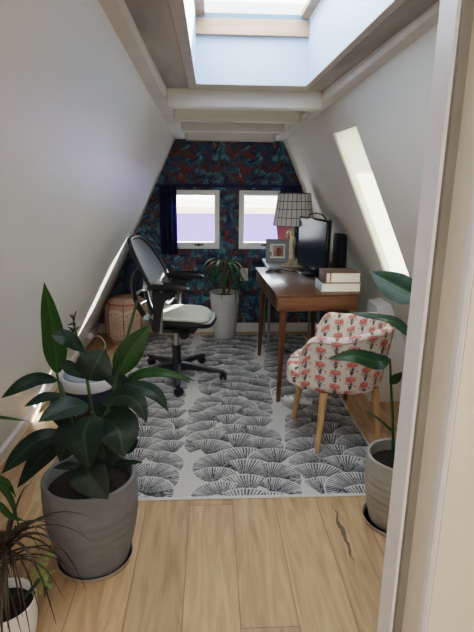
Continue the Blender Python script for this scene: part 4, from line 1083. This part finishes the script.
# leafy plant mostly beyond the left edge of the picture
EX, EY = -.86, 1.36
ep = thing('potted_plant', 'green narrow-leaved plant reaching in from the left edge of the frame', 'plant', (EX, EY, 0))
pot_mesh(ep, .075, .10, .10, .22, M['potw'], 0, .008, .03)
off = Vector((EX, EY, 0))
for i, (sp, hw, nn) in enumerate(EDGE):
    bm = B(); leaf_mesh(bm, [Vector(p) - off for p in sp], hw, nn, .2, 16, 6, wave=.05, ph=i); obj('leaf', bm, M['canna2'], ep)
    bm = B(); s = Vector(sp[0]) - off; tube(bm, [(0, 0, .18), (.0, 0, .18 + (s.z - .18) * .6), s], .004, 6, 14); obj('stem', bm, M['stem'], ep)

# ------------------------------------------------------------------ light
w = bpy.data.worlds.new('daylight'); scn.world = w; w.use_nodes = True
bg = w.node_tree.nodes['Background']; bg.inputs[0].default_value = (.92, .96, 1.0, 1); bg.inputs[1].default_value = SKY
def lamp_obj(name, kind, energy, loc, target=None, rot=None, color=(1, 1, 1), **kw):
    d = bpy.data.lights.new(name, kind); d.energy = energy; d.color = color
    for k_, v in kw.items(): setattr(d, k_, v)
    o = bpy.data.objects.new(name, d); col.objects.link(o); o.location = loc
    if target is not None: o.rotation_euler = (Vector(target) - Vector(loc)).to_track_quat('-Z', 'Y').to_euler()
    elif rot: o.rotation_euler = rot
    return o
lamp_obj('sun', 'SUN', SUN, (6, 14, 8), (6 - .80, 14 - 1.0, 8 - .52), color=(1, .93, .82), angle=.006)
# daylight portals guide the sky light through the openings
def portal(loc, target, sx, sy):
    o = lamp_obj('sky_portal', 'AREA', 1, loc, target, shape='RECTANGLE', size=sx, size_y=sy); o.data.cycles.is_portal = True
portal(((HX0 + HX1) / 2, (HY0 + HY1) / 2, ZS + .03), ((HX0 + HX1) / 2, (HY0 + HY1) / 2, 0), HX1 - HX0, HY1 - HY0)
for W in (W1, W2): portal(((W[0] + W[1]) / 2, YB + .06, (W[2] + W[3]) / 2), ((W[0] + W[1]) / 2, 0, (W[2] + W[3]) / 2), W[1] - W[0], W[3] - W[2])
# added fill light for the front, in the unseen hallway behind the camera
lamp_obj('hall_fill', 'AREA', HALL_FILL, (0, -.5, 2.15), (0, -.5, 0), color=(1, .93, .84), shape='DISK', size=.7)

# ------------------------------------------------------------------ camera
cd = bpy.data.cameras.new('camera'); cam = bpy.data.objects.new('camera', cd); col.objects.link(cam)
cd.sensor_fit = 'VERTICAL'; cd.sensor_height = 24.; cd.lens = 24. * 510 / 632; cd.clip_start = .05
Fv = Vector((0.0510577, 0.9645755, -0.2588190)); Rv = Vector((0.9986905, -0.0501494, 0.0101150)); Uv = Vector((0.0032230, 0.2589966, 0.9658729))
mtx = Matrix((Rv, Uv, -Fv)).transposed().to_4x4(); mtx.translation = (0, 0, 1.5)
cam.matrix_world = mtx
scn.camera = cam
scn.view_settings.view_transform = 'Filmic'; scn.view_settings.look = LOOK; scn.view_settings.exposure = EXPO
scn.cycles.use_denoising = True; scn.cycles.max_bounces = 10; scn.cycles.diffuse_bounces = 6; scn.cycles.sample_clamp_indirect = 6
